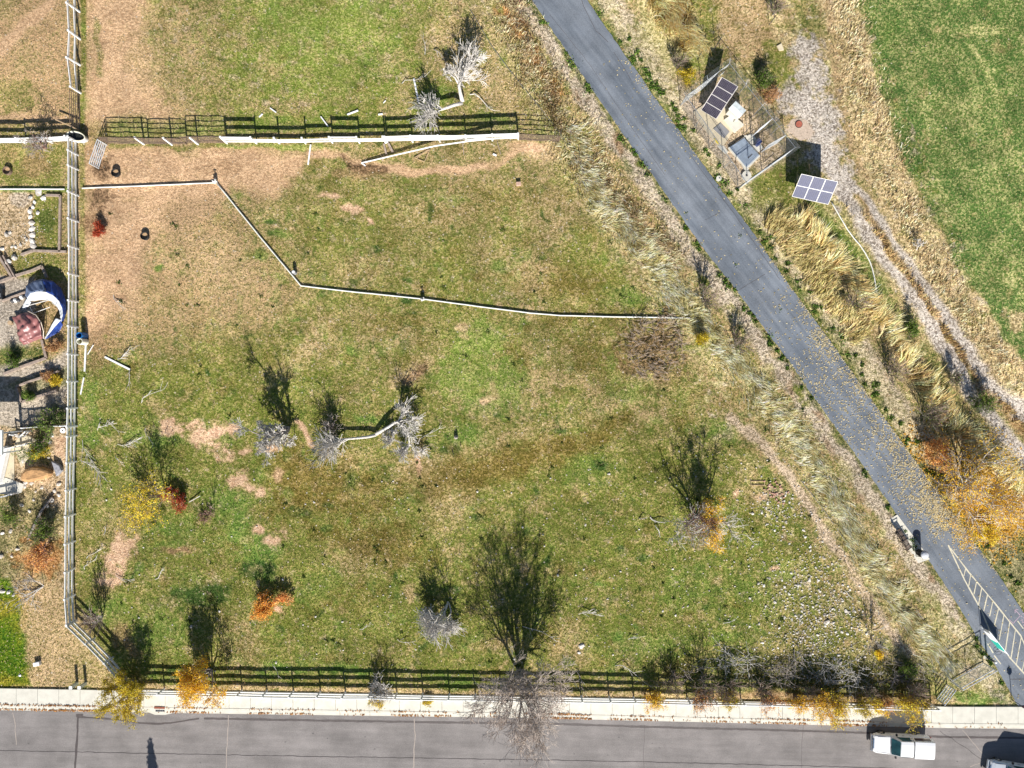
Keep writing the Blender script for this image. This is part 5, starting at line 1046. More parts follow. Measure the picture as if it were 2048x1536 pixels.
for s_, x, y in cand[:215]:
    right = x > 1480
    if x > 1480 and y > 1060: stone(x, y, s_ * 1.05, "pale stone among the loose rocks strewn over the lower right corner of the pasture", "loose rocks in the lower right corner")
    elif x > 1100: stone(x, y, s_, "pale stone half sunk in the grass of the right half of the pasture", "stones scattered in the right pasture grass")
    else: stone(x, y, s_, "pale stone lying in the grass of the lower left pasture", "stones scattered in the lower left grass")
V = []; Fc = []; base_v, base_f = bmesh_ico()
for s_, x, y in cand[215:] + [(r.uniform(.03, .05), r.uniform(200, 900), r.uniform(20, 1330)) for _ in range(140)] + [(r.uniform(.04, .07), r.gauss(62, 26), r.gauss(470, 40)) for _ in range(90)]:
    p = gg(x, y, zat(x, y)); k = len(V); 
    for v in base_v: f = r.uniform(.7, 1.2) * s_; V.append((p.x + v[0] * f, p.y + v[1] * f * .8, p.z + v[2] * f * .6 + s_ * .2))
    Fc += [tuple(i + k for i in f_) for f_ in base_f]
npmesh("pebbles", np.array(V), np.array(Fc), pale, "small pale stones strewn through the pasture grass", "pebbles")
for x, y, s_, l_ in ((1163, 1292, .30, "large white flat rock in the lower pasture right of the tall tree"), (1158, 1305, .2, "second white rock just left of the large flat one"), (1655, 1242, .26, "large grey rock in the middle of the lower right rocks"), (1618, 1160, .22, "white rock at the top of the lower right rocks"), (1692, 1222, .2, "white rock at the right side of the rocks"), (1595, 1170, .17, "pale rock left of the white top rock"), (1680, 1325, .26, "flat grey rock among the brush at lower right")): stone(x, y, s_, l_, None, "rock")
# brick rubble
RB = mat("pink_brick", alb(206, 160, 140), .85, .15, 5)
for i in range(26):
    x, y = r.gauss(1548, 13), r.gauss(982, 9); m = MB(); m.box(gg(x, y, .07), (.2, .1, .12), r.uniform(0, 3)); tag(m.build("brick", RB, base=gg(x, y)), "pinkish brick in the small rubble heap right of the golden tree", "brick", "bricks of the rubble heap")
m = MB(); q = [(1501, 962), (1528, 962), (1528, 970), (1501, 970)]
for a, b_ in zip(q, q[1:] + q[:1]): m.beam(gg(*a, .1), gg(*b_, .1), .05, .05)
tag(m.build("wooden_frame", timber2, base=gg(1515, 966)), "thin yellow wooden frame lying above the brick rubble", "frame")
# yard boulders
YB = [(78, 385, .35), (88, 396, .28), (62, 396, .26), (70, 404, .2), (68, 414, .28), (62, 423, .26), (76, 426, .2), (62, 434, .22), (64, 446, .32), (65, 458, .33), (66, 470, .3), (66, 482, .3), (67, 492, .38), (14, 470, .24), (20, 466, .2), (25, 494, .18), (32, 494, .18), (42, 490, .16), (54, 480, .2), (50, 475, .15), (30, 516, .4), (18, 524, .36), (5, 498, .25), (48, 922, .26), (58, 902, .3), (62, 893, .24), (104, 870, .22), (100, 884, .22), (98, 915, .18), (80, 950, .2), (52, 965, .22), (50, 972, .22), (64, 966, .2), (84, 975, .2), (72, 983, .16), (118, 968, .22), (110, 982, .22), (104, 1000, .26), (96, 1012, .2), (44, 1010, .22), (68, 1000, .2), (60, 1022, .18), (36, 1098, .25), (24, 1112, .2), (4, 1112, .24), (22, 1062, .2), (6, 1066, .2), (6, 1182, .25), (18, 1184, .22), (28, 1190, .18), (118, 990, .2), (72, 958, .2)]
for x, y, s_ in YB:
    g_ = "boulders edging the upper garden bed" if y < 560 else ("rocks in the yard below the deck" if y < 1150 else "rocks along the lawn edge")
    stone(x, y, s_ * 1.1, {"boulders edging the upper garden bed": "cream boulder in the row edging the neighbour's upper garden bed", "rocks in the yard below the deck": "cream rock in the neighbour's bed beside and below the deck", "rocks along the lawn edge": "white rock at the top edge of the green lawn"}[g_], g_, "boulder")
# ---------------------------------------------------------------- fenced solar yard east of the path
cell = mat("solar_cell", alb(38, 36, 60), .35, .2, 5, spec=.25); cell_b = mat("blue_solar_cell", alb(30, 40, 84), .4, .15, 5, spec=.2)
alu = mat("panel_frame", (.62, .60, .56), .4, .06, 5)
gap = mat("cell_gap", alb(206, 196, 196), .4, .1, 5)
def module(e, c00, c10, c11, c01, nu, nv, mc, mg):
    """one framed module; corners in order, cells laid as small quads a few mm proud"""
    c = [Vector(p) for p in (c00, c10, c11, c01)]; nrm = (c[1] - c[0]).cross(c[3] - c[0]).normalized()
    if nrm.z < 0: nrm = -nrm
    P = lambda u, v, o=0: (c[0] * (1 - u) + c[1] * u) * (1 - v) + (c[3] * (1 - u) + c[2] * u) * v + nrm * o
    m = MB(); vs = [P(u, v, o) for o in (-.03, 0) for u, v in ((0, 0), (1, 0), (1, 1), (0, 1))]
    m.add(vs, [(3, 2, 1, 0), (4, 5, 6, 7), (0, 1, 5, 4), (1, 2, 6, 5), (2, 3, 7, 6), (3, 0, 4, 7)], 0)
    du, dv = .025, .035; k = .08
    for i in range(nu):
        for j in range(nv):
            u0 = du + (1 - 2 * du) * (i + k / 2) / nu; u1 = du + (1 - 2 * du) * (i + 1 - k / 2) / nu; v0 = dv + (1 - 2 * dv) * (j + k / 2) / nv; v1 = dv + (1 - 2 * dv) * (j + 1 - k / 2) / nv
            b = len(m.v); m.add([P(u0, v0, .004), P(u1, v0, .004), P(u1, v1, .004), P(u0, v1, .004)], [(0, 1, 2, 3)], 1)
    o = m.build("panel", [mg, mc], e)
    f = MB(); w = .026
    for a, b in (((0, 0), (1, 0)), ((1, 0), (1, 1)), ((1, 1), (0, 1)), ((0, 1), (0, 0))): f.beam(P(*a, .004), P(*b, .004), w, w, up=nrm)
    f.build("frame", alu, o) if False else f.build("panel_frame", alu, e)
def zp(px, py, z): return g(px, py, z)
A, B_, C_, D_ = zp(1444, 154, 2.35), zp(1476.5, 173, 2.87), zp(1432.6, 238.5, 1.12), zp(1402, 220, .60)
e = empty("solar_array", g(1430, 215), "tilted solar array of four dark modules inside the chain link yard", "solar array")
for i in range(4):
    f0, f1 = i / 4 + .004, (i + 1) / 4 - .004; module(e, D_.lerp(A, f0), D_.lerp(A, f1), C_.lerp(B_, f1), C_.lerp(B_, f0), 6, 10, cell, gap)
mid = (A + B_ + C_ + D_) / 4; m = MB(); m.tube([(mid.x, mid.y, -.02), (mid.x, mid.y, mid.z - .06)], .09, 10); m.build("post", galv, e)
m = MB(); 
for t in (.3, .7): m.beam(D_.lerp(C_, t) - Vector((0, 0, .07)), A.lerp(B_, t) - Vector((0, 0, .07)), .06, .06)
m.build("bracket", galv, e)
A, B_, C_, D_ = zp(1602.6, 347.6, 2.55), zp(1676.5, 363.4, 2.6), zp(1656.7, 409, 1.1), zp(1583.5, 392.8, 1.05)
e = empty("solar_array", g(1625, 395), "tilted solar array of six blue modules standing alone by the gravel track", "solar array")
for i in range(3):
    for j in range(2):
        u0, u1, v0, v1 = i / 3 + .006, (i + 1) / 3 - .006, j / 2 + .004, (j + 1) / 2 - .004
        Q = lambda u, v: (D_ * (1 - u) + C_ * u) * (1 - v) + (A * (1 - u) + B_ * u) * v
        module(e, Q(u0, v0), Q(u1, v0), Q(u1, v1), Q(u0, v1), 6, 8, cell_b, mat("blue_cell_gap", alb(58, 66, 104), .4))
for t in (.22, .78):
    m = MB(); q = (D_.lerp(C_, t) + A.lerp(B_, t)) / 2; m.tube([(q.x, q.y, -.02), (q.x, q.y, q.z - .05)], .07, 8); m.build("post", galv, e)
m = MB()
for s_ in (.25, .75): m.beam(D_.lerp(A, s_) - Vector((0, 0, .06)), C_.lerp(B_, s_) - Vector((0, 0, .06)), .06, .06)
m.build("bracket", galv, e)
# slabs and cabinets
def slab(name, label, pts, z0, z1, mt, cat="slab", kind=None):
    m = MB(); m.poly([g(*p) for p in pts], z0, z1); o = m.build(name, mt, base=g(*pts[0])); 
    return tag(o, None, None, None, 'structure') if kind else tag(o, label, cat)
e = empty("concrete_pad", g(1430, 250), "large beige concrete pad under the solar array", "slab")
for a in ([(1386, 225), (1408, 209), (1424, 233), (1402, 249)], [(1402.3, 249.3), (1424.3, 233.3), (1437, 250), (1415, 268)], [(1408.4, 208.7), (1438, 196), (1454, 212), (1424.4, 232.7)], [(1424.7, 233), (1454.3, 212.3), (1464, 226), (1437.3, 249.7)], [(1415.3, 268.3), (1464.3, 226.3), (1478, 245), (1447, 292), (1434, 292)]):
    m = MB(); m.poly([g(*p) for p in a], -.04, .10); m.build("slab", conc2, e)
m = MB(); m.poly([g(*p) for p in [(1426, 259), (1440, 247), (1458, 265), (1447, 278)]], .104, .16); m.build("hatch", conc_g, e)
slab("concrete_strip", "pale concrete strip running down the lower left side of the solar yard", [(1434, 292.5), (1447, 292.5), (1456, 305), (1450, 309)], -.04, .12, conc)
e = empty("valve_vault", g(1465, 250), "raised white concrete vault lid beside the equipment cabinet", "vault")
m = MB(); m.poly([g(*p) for p in [(1447, 241), (1462, 231), (1486, 252), (1468, 267)]], -.02, .32); m.build("lid", conc, e)
m = MB(); m.tube([gg(1465, 246, .32), gg(1465, 245, .55), gg(1468, 243, .6), gg(1470, 243, .45)], .035, 6); m.build("pipe", darkm, e)
def cabinet(name, label, cx, cy, lx, ly, h, rz, mt, parts=True, roofm=None):
    c = gg(cx, cy); e = empty(name, c, label, "cabinet"); m = MB(); m.box(c + Vector((0, 0, h / 2)), (lx, ly, h), rz); m.build("body", mt, e, bevel=.015)
    m = MB(); ca, sa = math.cos(rz), math.sin(rz); 
    T = lambda x, y, z: (c.x + x * ca - y * sa, c.y + x * sa + y * ca, z)
    x, y = lx / 2 + .05, ly / 2 + .05; m.add([T(-x, -y, h + .003), T(x, -y, h + .003), T(x, y, h + .003), T(-x, y, h + .003), T(-x, -y * .1, h + .10), T(x, -y * .1, h + .10)], [(3, 2, 1, 0), (0, 1, 5, 4), (2, 3, 4, 5), (0, 4, 3), (1, 2, 5)]); m.build("roof", roofm or mt, e)
    m = MB(); m.box(T(0, -ly / 2 - .02, h * .5), (lx * .9, .03, h * .85), rz); m.build("door", mt, e)
    return e
cabinet("equipment_cabinet", "white equipment cabinet with a shallow ridged lid in the solar yard", 1466, 230, 1.15, .85, 1.2, R(-42), conc, roofm=mat("white_lid", alb(232, 240, 240), .4))
c = g(1488, 298); e = empty("access_hatch", g(1474, 312), "grey corrugated metal hatch with crossing rail shadows at the yard's south end", "hatch")
m = MB(); Q = [g(*p) for p in [(1455, 297), (1486, 276.5), (1519, 314), (1492, 341)]]; m.poly(Q, -.02, .26); m.build("kerb", conc, e)
m = MB(); Q = [g(*p) for p in [(1457, 297), (1486, 278.5), (1516, 313), (1491, 337)]]
for k in range(14):
    a = Q[0].lerp(Q[3], k / 14 + .006); b = Q[1].lerp(Q[2], k / 14 + .006); c2_ = Q[1].lerp(Q[2], (k + 1) / 14 - .006); d2 = Q[0].lerp(Q[3], (k + 1) / 14 - .006); m.poly([a, b, c2_, d2], .26, .31 + .012 * (k % 2))
m.build("lid", mat("pale_blue_metal", alb(176, 190, 206), .35, .12, 4, metal=.2), e)
slab("concrete_slab", "small white slab right of the corrugated hatch", [(1487, 272), (1505, 269), (1526, 296), (1514, 307)], -.04, .10, conc)
e = empty("valve_box", g(1514, 288), "dark blue box on the small white slab", "box"); m = MB(); m.box(gg(1513, 288, .3), (.42, .5, .4), R(-40)); m.build("box", mat("dark_blue_box", (.04, .06, .16), .4), e); m = MB(); m.box(gg(1513, 288, .52), (.46, .54, .03), R(-40)); m.build("lid", mat("box_lid", (.06, .08, .2), .4), e)
slab("concrete_strip", "narrow white kerb running down to the round base", [(1478, 322), (1483, 320), (1496, 340), (1490, 345)], -.02, .22, conc)
c = gg(1491.5, 352.5); e = empty("round_base", c, "round white concrete base with a dark centre at the yard's south corner", "base"); m = MB(); m.disc(c, .42, -.02, .25, 28); m.build("base", conc, e); m = MB(); m.disc(c, .09, .25, .30, 12); m.build("vent", darkm, e); m = MB(); m.tube([c + Vector((0, .1, .25)), c + Vector((0, .3, .8))], .03, 6); m.build("pipe", steel, e)
c = gg(1437, 357.5); e = empty("round_base", c, "small white round concrete base outside the yard next to the path", "base"); m = MB(); m.disc(c, .24, -.02, .14, 20); m.build("base", conc, e); m = MB(); m.disc(c + Vector((.05, 0, 0)), .06, .14, .18, 10); m.build("cap", steel, e)
m = MB(); m.poly([g(*p) for p in [(1427, 279), (1431, 277), (1438, 287), (1434, 289)]], .02, .14); tag(m.build("yellow_marker", mat("yellow_paint", alb(246, 216, 20), .5), base=g(1430, 282)), "yellow plate at the west side of the beige pad", "marker")
e = empty("power_pole", g(1494, 312), "thin dark vent pipe beside the corrugated hatch", "pole"); m = MB(); m.tube([gg(1494, 318, 0), gg(1494, 318, 1.3)], .04, 8); m.build("pipe", darkm, e)
# chain link enclosure
Wc, Nc, Ec, Sc = (1360, 212), (1444, 149), (1571, 311), (1476, 378)
e = empty("chain_link_fence", g(*Wc), "tall chain link enclosure around the solar yard beside the path", "fence")
def link_panel(e, a, b, h, sp=.15, w=.0045):
    a = g(*a); b = g(*b); L = (b - a).length; u = (b - a) / L; m = MB(); n = int((L + h) / sp)
    for s_ in (0, 1):
        for i in range(n):
            x0 = i * sp - h; x1 = x0 + h; z0, z1 = .05, h
            if x0 < 0: z0 = .05 - x0 * (h - .05) / h; x0 = 0
            if x1 > L: z1 = h - (x1 - L) * (h - .05) / h; x1 = L
            if s_: p, q = a + u * (L - x0), a + u * (L - x1)
            else: p, q = a + u * x0, a + u * x1
            m.tube([(p.x, p.y, z0), (q.x, q.y, z1)], w, 3, cap=False)
    m.build("mesh", steel, e)
def lerp2(a, b, t): return (a[0] + (b[0] - a[0]) * t, a[1] + (b[1] - a[1]) * t)
for a, b, n in ((Wc, Nc, 2), (Nc, Ec, 4), (Ec, Sc, 2), (Sc, Wc, 4)):
    link_panel(e, a, b, 2.15)
    for k in range(n):
        m = MB(); p = lerp2(a, b, k / n); out = (g(*p) - g(1465, 262)).normalized() * .3
        m.tube([gg(*p, -.05), gg(*p, 2.2), gg(*p, 2.25) + Vector((out.x, out.y, .28))], [.03, .03, .015], 8); m.build("post", steel, e)
    m = MB(); m.tube([gg(*a, 2.17), gg(*b, 2.17)], .024, 8); m.build("top_rail", steel, e)
    m = MB(); ca = (g(*a) - g(1465, 262)).normalized() * .3; cb = (g(*b) - g(1465, 262)).normalized() * .3
    for k in (.35, .68, 1.0): m.tube([gg(*a, 2.25 + .28 * k) + ca * k, gg(*b, 2.25 + .28 * k) + cb * k], .008, 4)
    m.build("top_wires", steel, e)
m = MB(); a, b = Ec, Sc; m.beam(gg(*a, .06), gg(*b, .06), .10, .12); m.build("footing", conc, e)
for (h0, h1, l_) in (((1553, 287), (1521, 305), "right hand"), ((1527, 255), (1503, 274), "left hand")):
    e2 = empty("chain_link_gate", g(*h0), "open %s chain link gate leaf swung into the solar yard" % l_, "gate"); m = MB()
    for z in (.1, 1.1, 2.05): m.tube([gg(*h0, z), gg(*h1, z)], .025, 6)
    for p in (h0, h1): m.tube([gg(*p, .05), gg(*p, 2.1)], .03, 6)
    m.build("frame", galv, e2); link_panel(e2, h0, h1, 2.05, .14)
for i, (px, py, h_) in enumerate(((1487, 268, 1.9), (1494, 272, 1.7), (1503, 292, 2.1), (1507, 292, 2.1), (1394, 268, 2.2), (1527, 325, 2.2), (1530, 322, 2.1))):
    m = MB(); m.tube([gg(px, py, -.02), gg(px, py, h_)], .03, 6); tag(m.build("steel_post", darkm, base=gg(px, py)), ["dark post right of the white cabinet, left of a pair", "dark post right of the white cabinet, right of a pair", "dark post on the small slab, left of a pair", "dark post on the small slab, right of a pair", "lone post beside the beige pad on its west side", "dark post below the small slab, left of a pair", "dark post below the small slab, right of a pair"][i], "post")
# manhole, loose slab, hose
c = g(1597, 249); e = empty("manhole", c, "round rust red manhole cover in the gravel", "manhole"); m = MB(); m.disc(c, .33, -.02, .10, 28); m.build("ring", rubber, e); m = MB(); m.disc(c, .29, .10, .125, 28); m.build("cover", mat("rust_red_cover", alb(178, 104, 84), .6, .15, 6), e)
slab("concrete_pad", "pinkish grey pad of packed gravel beside the manhole", [(1570, 258), (1582, 268), (1600, 282), (1622, 276), (1626, 262), (1612, 240), (1584, 238)], -.04, .045, mat("packed_gravel", alb(206, 186, 166), .95, .14, 9, bump=.03), "pad")
slab("loose_slab", "small cream slab in tall grass left of the gravel", [(1553, 93), (1562, 88), (1567, 101), (1558, 102)], 0, .12, conc2)
def tubeline(name, label, pts, r_, mt, cat):
    m = MB(); P = [gg(x, y, zat(x, y) + r_ + .03) for x, y in dense(pts, 8, .2, 5)]; m.tube(P, r_, 6); return tag(m.build(name, mt, base=gg(*pts[0]), smooth=True), label, cat)
tubeline("hose", "long white hose curving away from the six module solar array", [(1662, 405), (1672, 422), (1682, 440), (1694, 460), (1707, 477), (1718, 490), (1730, 508), (1738, 522), (1744, 538), (1748, 556), (1751, 578), (1754, 600)], .055, pw_, "hose")
tubeline("hose", "short white hose end beside the leafy green shrub", [(1768, 610), (1774, 616), (1778, 624)], .04, pw_, "hose")
for i, (x, y, h_) in enumerate(((1620, 432, 1.1), (1670, 505, 1.2), (1696, 515, 1.0), (1718, 566, 1.3), (1772, 640, 1.2), (1785, 640, .8), (1394, 120, 1.6), (1430, 96, 2.0), (1538, 50, 1.6), (1538, 190, 2.2), (1034, 60, .9), (1056, 85, .9), (1033, 155, .9), (1070, 210, 1.0), (1121, 268, 1.2), (1160, 330, 1.3), (1230, 420, 1.1), (1267, 486, 1.2), (1307, 545, 1.3), (1333, 580, 1.1), (1380, 640, 1.8), (1463, 740, 1.2), (1503, 820, 1.2), (1540, 870, 1.1), (1640, 1010, 1.1), (1662, 1042, 1.0), (1700, 1095, 1.1), (1523, 770, 1.0))):
    m = MB(); m.beam(gg(x, y, -.05), gg(x, y, h_), .045, .045); east = x > 1350 and y < 650 and not (1360 < x < 1390 and y > 600)
    tag(m.build("fence_stake", darkm, base=gg(x, y)), "thin dark steel fence stake standing in the grass east of the path" if east else "thin dark steel fence stake in the dry grass west of the path", "stake", "steel stakes east of the path" if east else "steel stakes west of the path")
tubeline("cable", "thin sagging wire fence along the dry grass west of the path, upper stretch", [(940, 20), (985, 95), (1030, 155), (1075, 210), (1121, 268), (1160, 330), (1230, 420)], .02, wire, "wire")
tubeline("cable", "thin sagging wire fence along the dry grass west of the path, lower stretch", [(1600, 960), (1640, 1010), (1700, 1095), (1770, 1190), (1850, 1290), (1900, 1360)], .02, wire, "wire")
# ---------------------------------------------------------------- bench pad, bench, bin, markers by the path
slab("concrete_pad", "pale concrete bench pad of four slabs at the path edge", [(1777, 1037), (1792, 1028), (1800, 1040), (1806, 1048), (1797, 1056), (1788, 1049)], -.02, .06, conc) if False else None
e = empty("concrete_pad", g(1815, 1085), "pale concrete pad of four slabs holding the bench and bin", "slab")
LL = lambda t: (1779 + 57 * t, 1038 + 88 * t)
for a in ([LL(0), (1794, 1029), (1809, 1049), LL(.24)], [LL(.245), (1809.3, 1049.5), (1824, 1069), LL(.49)], [LL(.495), (1824.2, 1069.5), (1841, 1092), LL(.74)], [LL(.745), (1841.3, 1092.5), (1859, 1118), (1848, 1122), LL(1)]):
    m = MB(); m.poly([g(*p) for p in a], -.02, .055); m.build("slab", conc, e)
a0, b0 = g(1783.5, 1062), g(1807, 1098); d = (b0 - a0).normalized(); nrm = Vector((d.y, -d.x, 0)); nrm = -nrm if nrm.x < 0 else nrm     # nrm points to the path
e = empty("bench", (a0 + b0) / 2, "dark metal bench with its back to the pasture on the concrete pad", "bench"); wood_s = mat("bench_slats", (.10, .07, .055), .6)
m = MB()
for k in range(5): p = nrm * (.12 + .10 * k); m.beam(a0 + p + Vector((0, 0, .46)), b0 + p + Vector((0, 0, .46)), .075, .03)
m.build("seat", wood_s, e); m = MB()
for k in range(4): p = nrm * (.02 - .03 * k); m.beam(a0 + p + Vector((0, 0, .56 + .10 * k)), b0 + p + Vector((0, 0, .56 + .10 * k)), .03, .07)
m.build("backrest", wood_s, e)
for t in (.04, .5, .96):
    m = MB(); p = a0.lerp(b0, t); m.beam(p + nrm * .55 + Vector((0, 0, .05)), p + nrm * .55 + Vector((0, 0, .66)), .05, .05); m.beam(p + Vector((0, 0, .05)), p - nrm * .08 + Vector((0, 0, .92)), .05, .05); m.beam(p + nrm * .58 + Vector((0, 0, .66)), p - nrm * .05 + Vector((0, 0, .68)), .06, .04); m.beam(p + nrm * .56 + Vector((0, 0, .42)), p + Vector((0, 0, .42)), .04, .04); m.build("leg", black, e)
c = g(1836, 1104); e = empty("litter_bin", c, "round black litter bin with a pale domed lid beside the bench", "bin")
m = MB()
for k in range(20):
    a = 6.283 * k / 20; p = c + Vector((math.cos(a) * .27, math.sin(a) * .27, 0)); m.beam(p + Vector((0, 0, .08)), p + Vector((math.cos(a) * .05, math.sin(a) * .05, .88)), .05, .02)
m.build("slats", black, e); m = MB(); m.disc(c, .25, .1, .85, 20); m.build("liner", darkm, e)
m = MB(); m.tube([c + Vector((0, 0, z)) for z in (.86, .92)], [.34, .34], 24); m.build("ring", black, e)
m = MB(); m.tube([c + Vector((0, 0, z)) for z in (1.0, 1.08, 1.16, 1.2)], [.36, .34, .22, .03], 24); m.build("lid", mat("pale_lid", (.52, .54, .58), .35), e, smooth=True)
m = MB()
for k in range(4): a = 6.283 * k / 4 + .4; p = c + Vector((math.cos(a) * .28, math.sin(a) * .28, 0)); m.beam(p + Vector((0, 0, .9)), p + Vector((0, 0, 1.02)), .03, .03)
m.build("brackets", black, e)
e = empty("trash_hoop", g(1829, 1107), "black metal hoop rack leaning against the litter bin", "rack"); m = MB(); p = g(1829, 1107)
m.tube([p + Vector((-.1, .25, .05)), p + Vector((-.12, .28, .8)), p + Vector((0, .1, .98)), p + Vector((.12, -.1, .8)), p + Vector((.1, -.2, .05))], .03, 8); m.build("hoop", black, e)
# banner barrier
a0, b0 = g(1960, 1253), g(1998, 1300); d = (b0 - a0); e = empty("banner_barrier", a0.lerp(b0, .5), "white barrier frame with a teal and white banner standing on the hatched path", "barrier")
m = MB(); z1 = 1.2
m.tube([a0 + Vector((0, 0, .03)), a0 + Vector((0, 0, z1)), b0 + Vector((0, 0, z1)), b0 + Vector((0, 0, .03))], .028, 8); m.tube([a0 + Vector((0, 0, .2)), b0 + Vector((0, 0, .2))], .02, 6); m.build("frame", vinyl, e)
teal = mat("teal_banner", alb(40, 196, 176), .5, .05, 4); 
for t0, t1, mt, nm in ((.10, .46, vinyl, "white_panel"), (.46, .84, teal, "teal_panel"), (.84, .93, vinyl, "end_panel")):
    m = MB(); m.beam(a0.lerp(b0, t0) + Vector((0, 0, .70)), a0.lerp(b0, t1) + Vector((0, 0, .70)), .17 if nm != "end_panel" else .08, .86); m.build(nm, mt, e)
m = MB(); q = g(1994, 1303)
m.tube([q + Vector((.30 * math.cos(6.283 * i / 20), .30 * math.sin(6.283 * i / 20) * .8, .10 + .05)) for i in range(21)], .016, 6, cap=False); m.beam(q + Vector((0, 0, .12)), b0 + Vector((0, 0, .25)), .04, .04); m.build("wheel", darkm, e)
for x, y, h_, l_ in ((1973, 1314, 1.25, "white topped dark bollard at the path edge near the pipe frame"),):
    c = g(x, y); e = empty("bollard", c, l_, "bollard"); m = MB(); m.tube([c, c + Vector((0, 0, h_ - .08))], .075, 12); m.build("post", mat("bollard_blue", (.035, .05, .09), .4), e); m = MB(); m.tube([c + Vector((0, 0, h_ - .1)), c + Vector((0, 0, h_)), c + Vector((0, 0, h_ + .04))], [.095, .09, .03], 12); m.build("cap", vinyl, e)
    m = MB(); m.disc(c + Vector((-.12, 0, 0)), .17, 0, .05, 16); m.build("base", conc, e)
c = g(2023, 1399); e = empty("street_sign", c, "round sign on a thin pole where the path meets the pavement", "sign"); m = MB(); m.tube([c, c + Vector((0, 0, 1.95))], .03, 8); m.build("pole", darkm, e)
m = MB(); q = c + Vector((0, 0, 1.62)); vs = []
for s_ in (-.012, .012):
    for i in range(8): a = 6.283 * (i + .5) / 8; vs.append(q + Vector((.24 * math.cos(a), s_ + .04, .24 * math.sin(a))))
m.add(vs, [tuple(range(8)), tuple(range(15, 7, -1))] + [(i, (i + 1) % 8, (i + 1) % 8 + 8, i + 8) for i in range(8)]); m.build("sign_face", mat("dark_red_sign", (.12, .02, .04), .4), e)
# pipe framed chain link section by the path end
e = empty("pipe_frame_fence", g(1900, 1362), "brown pipe framed mesh gate beside the path end", "gate"); P3 = [(1900, 1362), (1932, 1344), (1965, 1325)]; m = MB()
for i, p in enumerate(P3): m.tube([gg(*p, -.05), gg(*p, 1.85 if i != 1 else 1.5)], .05 if i != 1 else .03, 8)
for z in (.12, 1.5, 1.83): m.tube([gg(*P3[0], z), gg(*P3[2], z)], .04, 8)
m.build("frame", galv, e); link_panel(e, P3[0], P3[2], 1.5, .11, .007)
e = empty("pipe_frame_fence", g(1860, 1330), "short bent pipe brace running up from the mesh gate", "brace"); m = MB(); m.tube([gg(1884, 1340, .05), gg(1893, 1352, .5), gg(1900, 1361, 1.2)], .03, 6); m.build("pipe", galv, e)
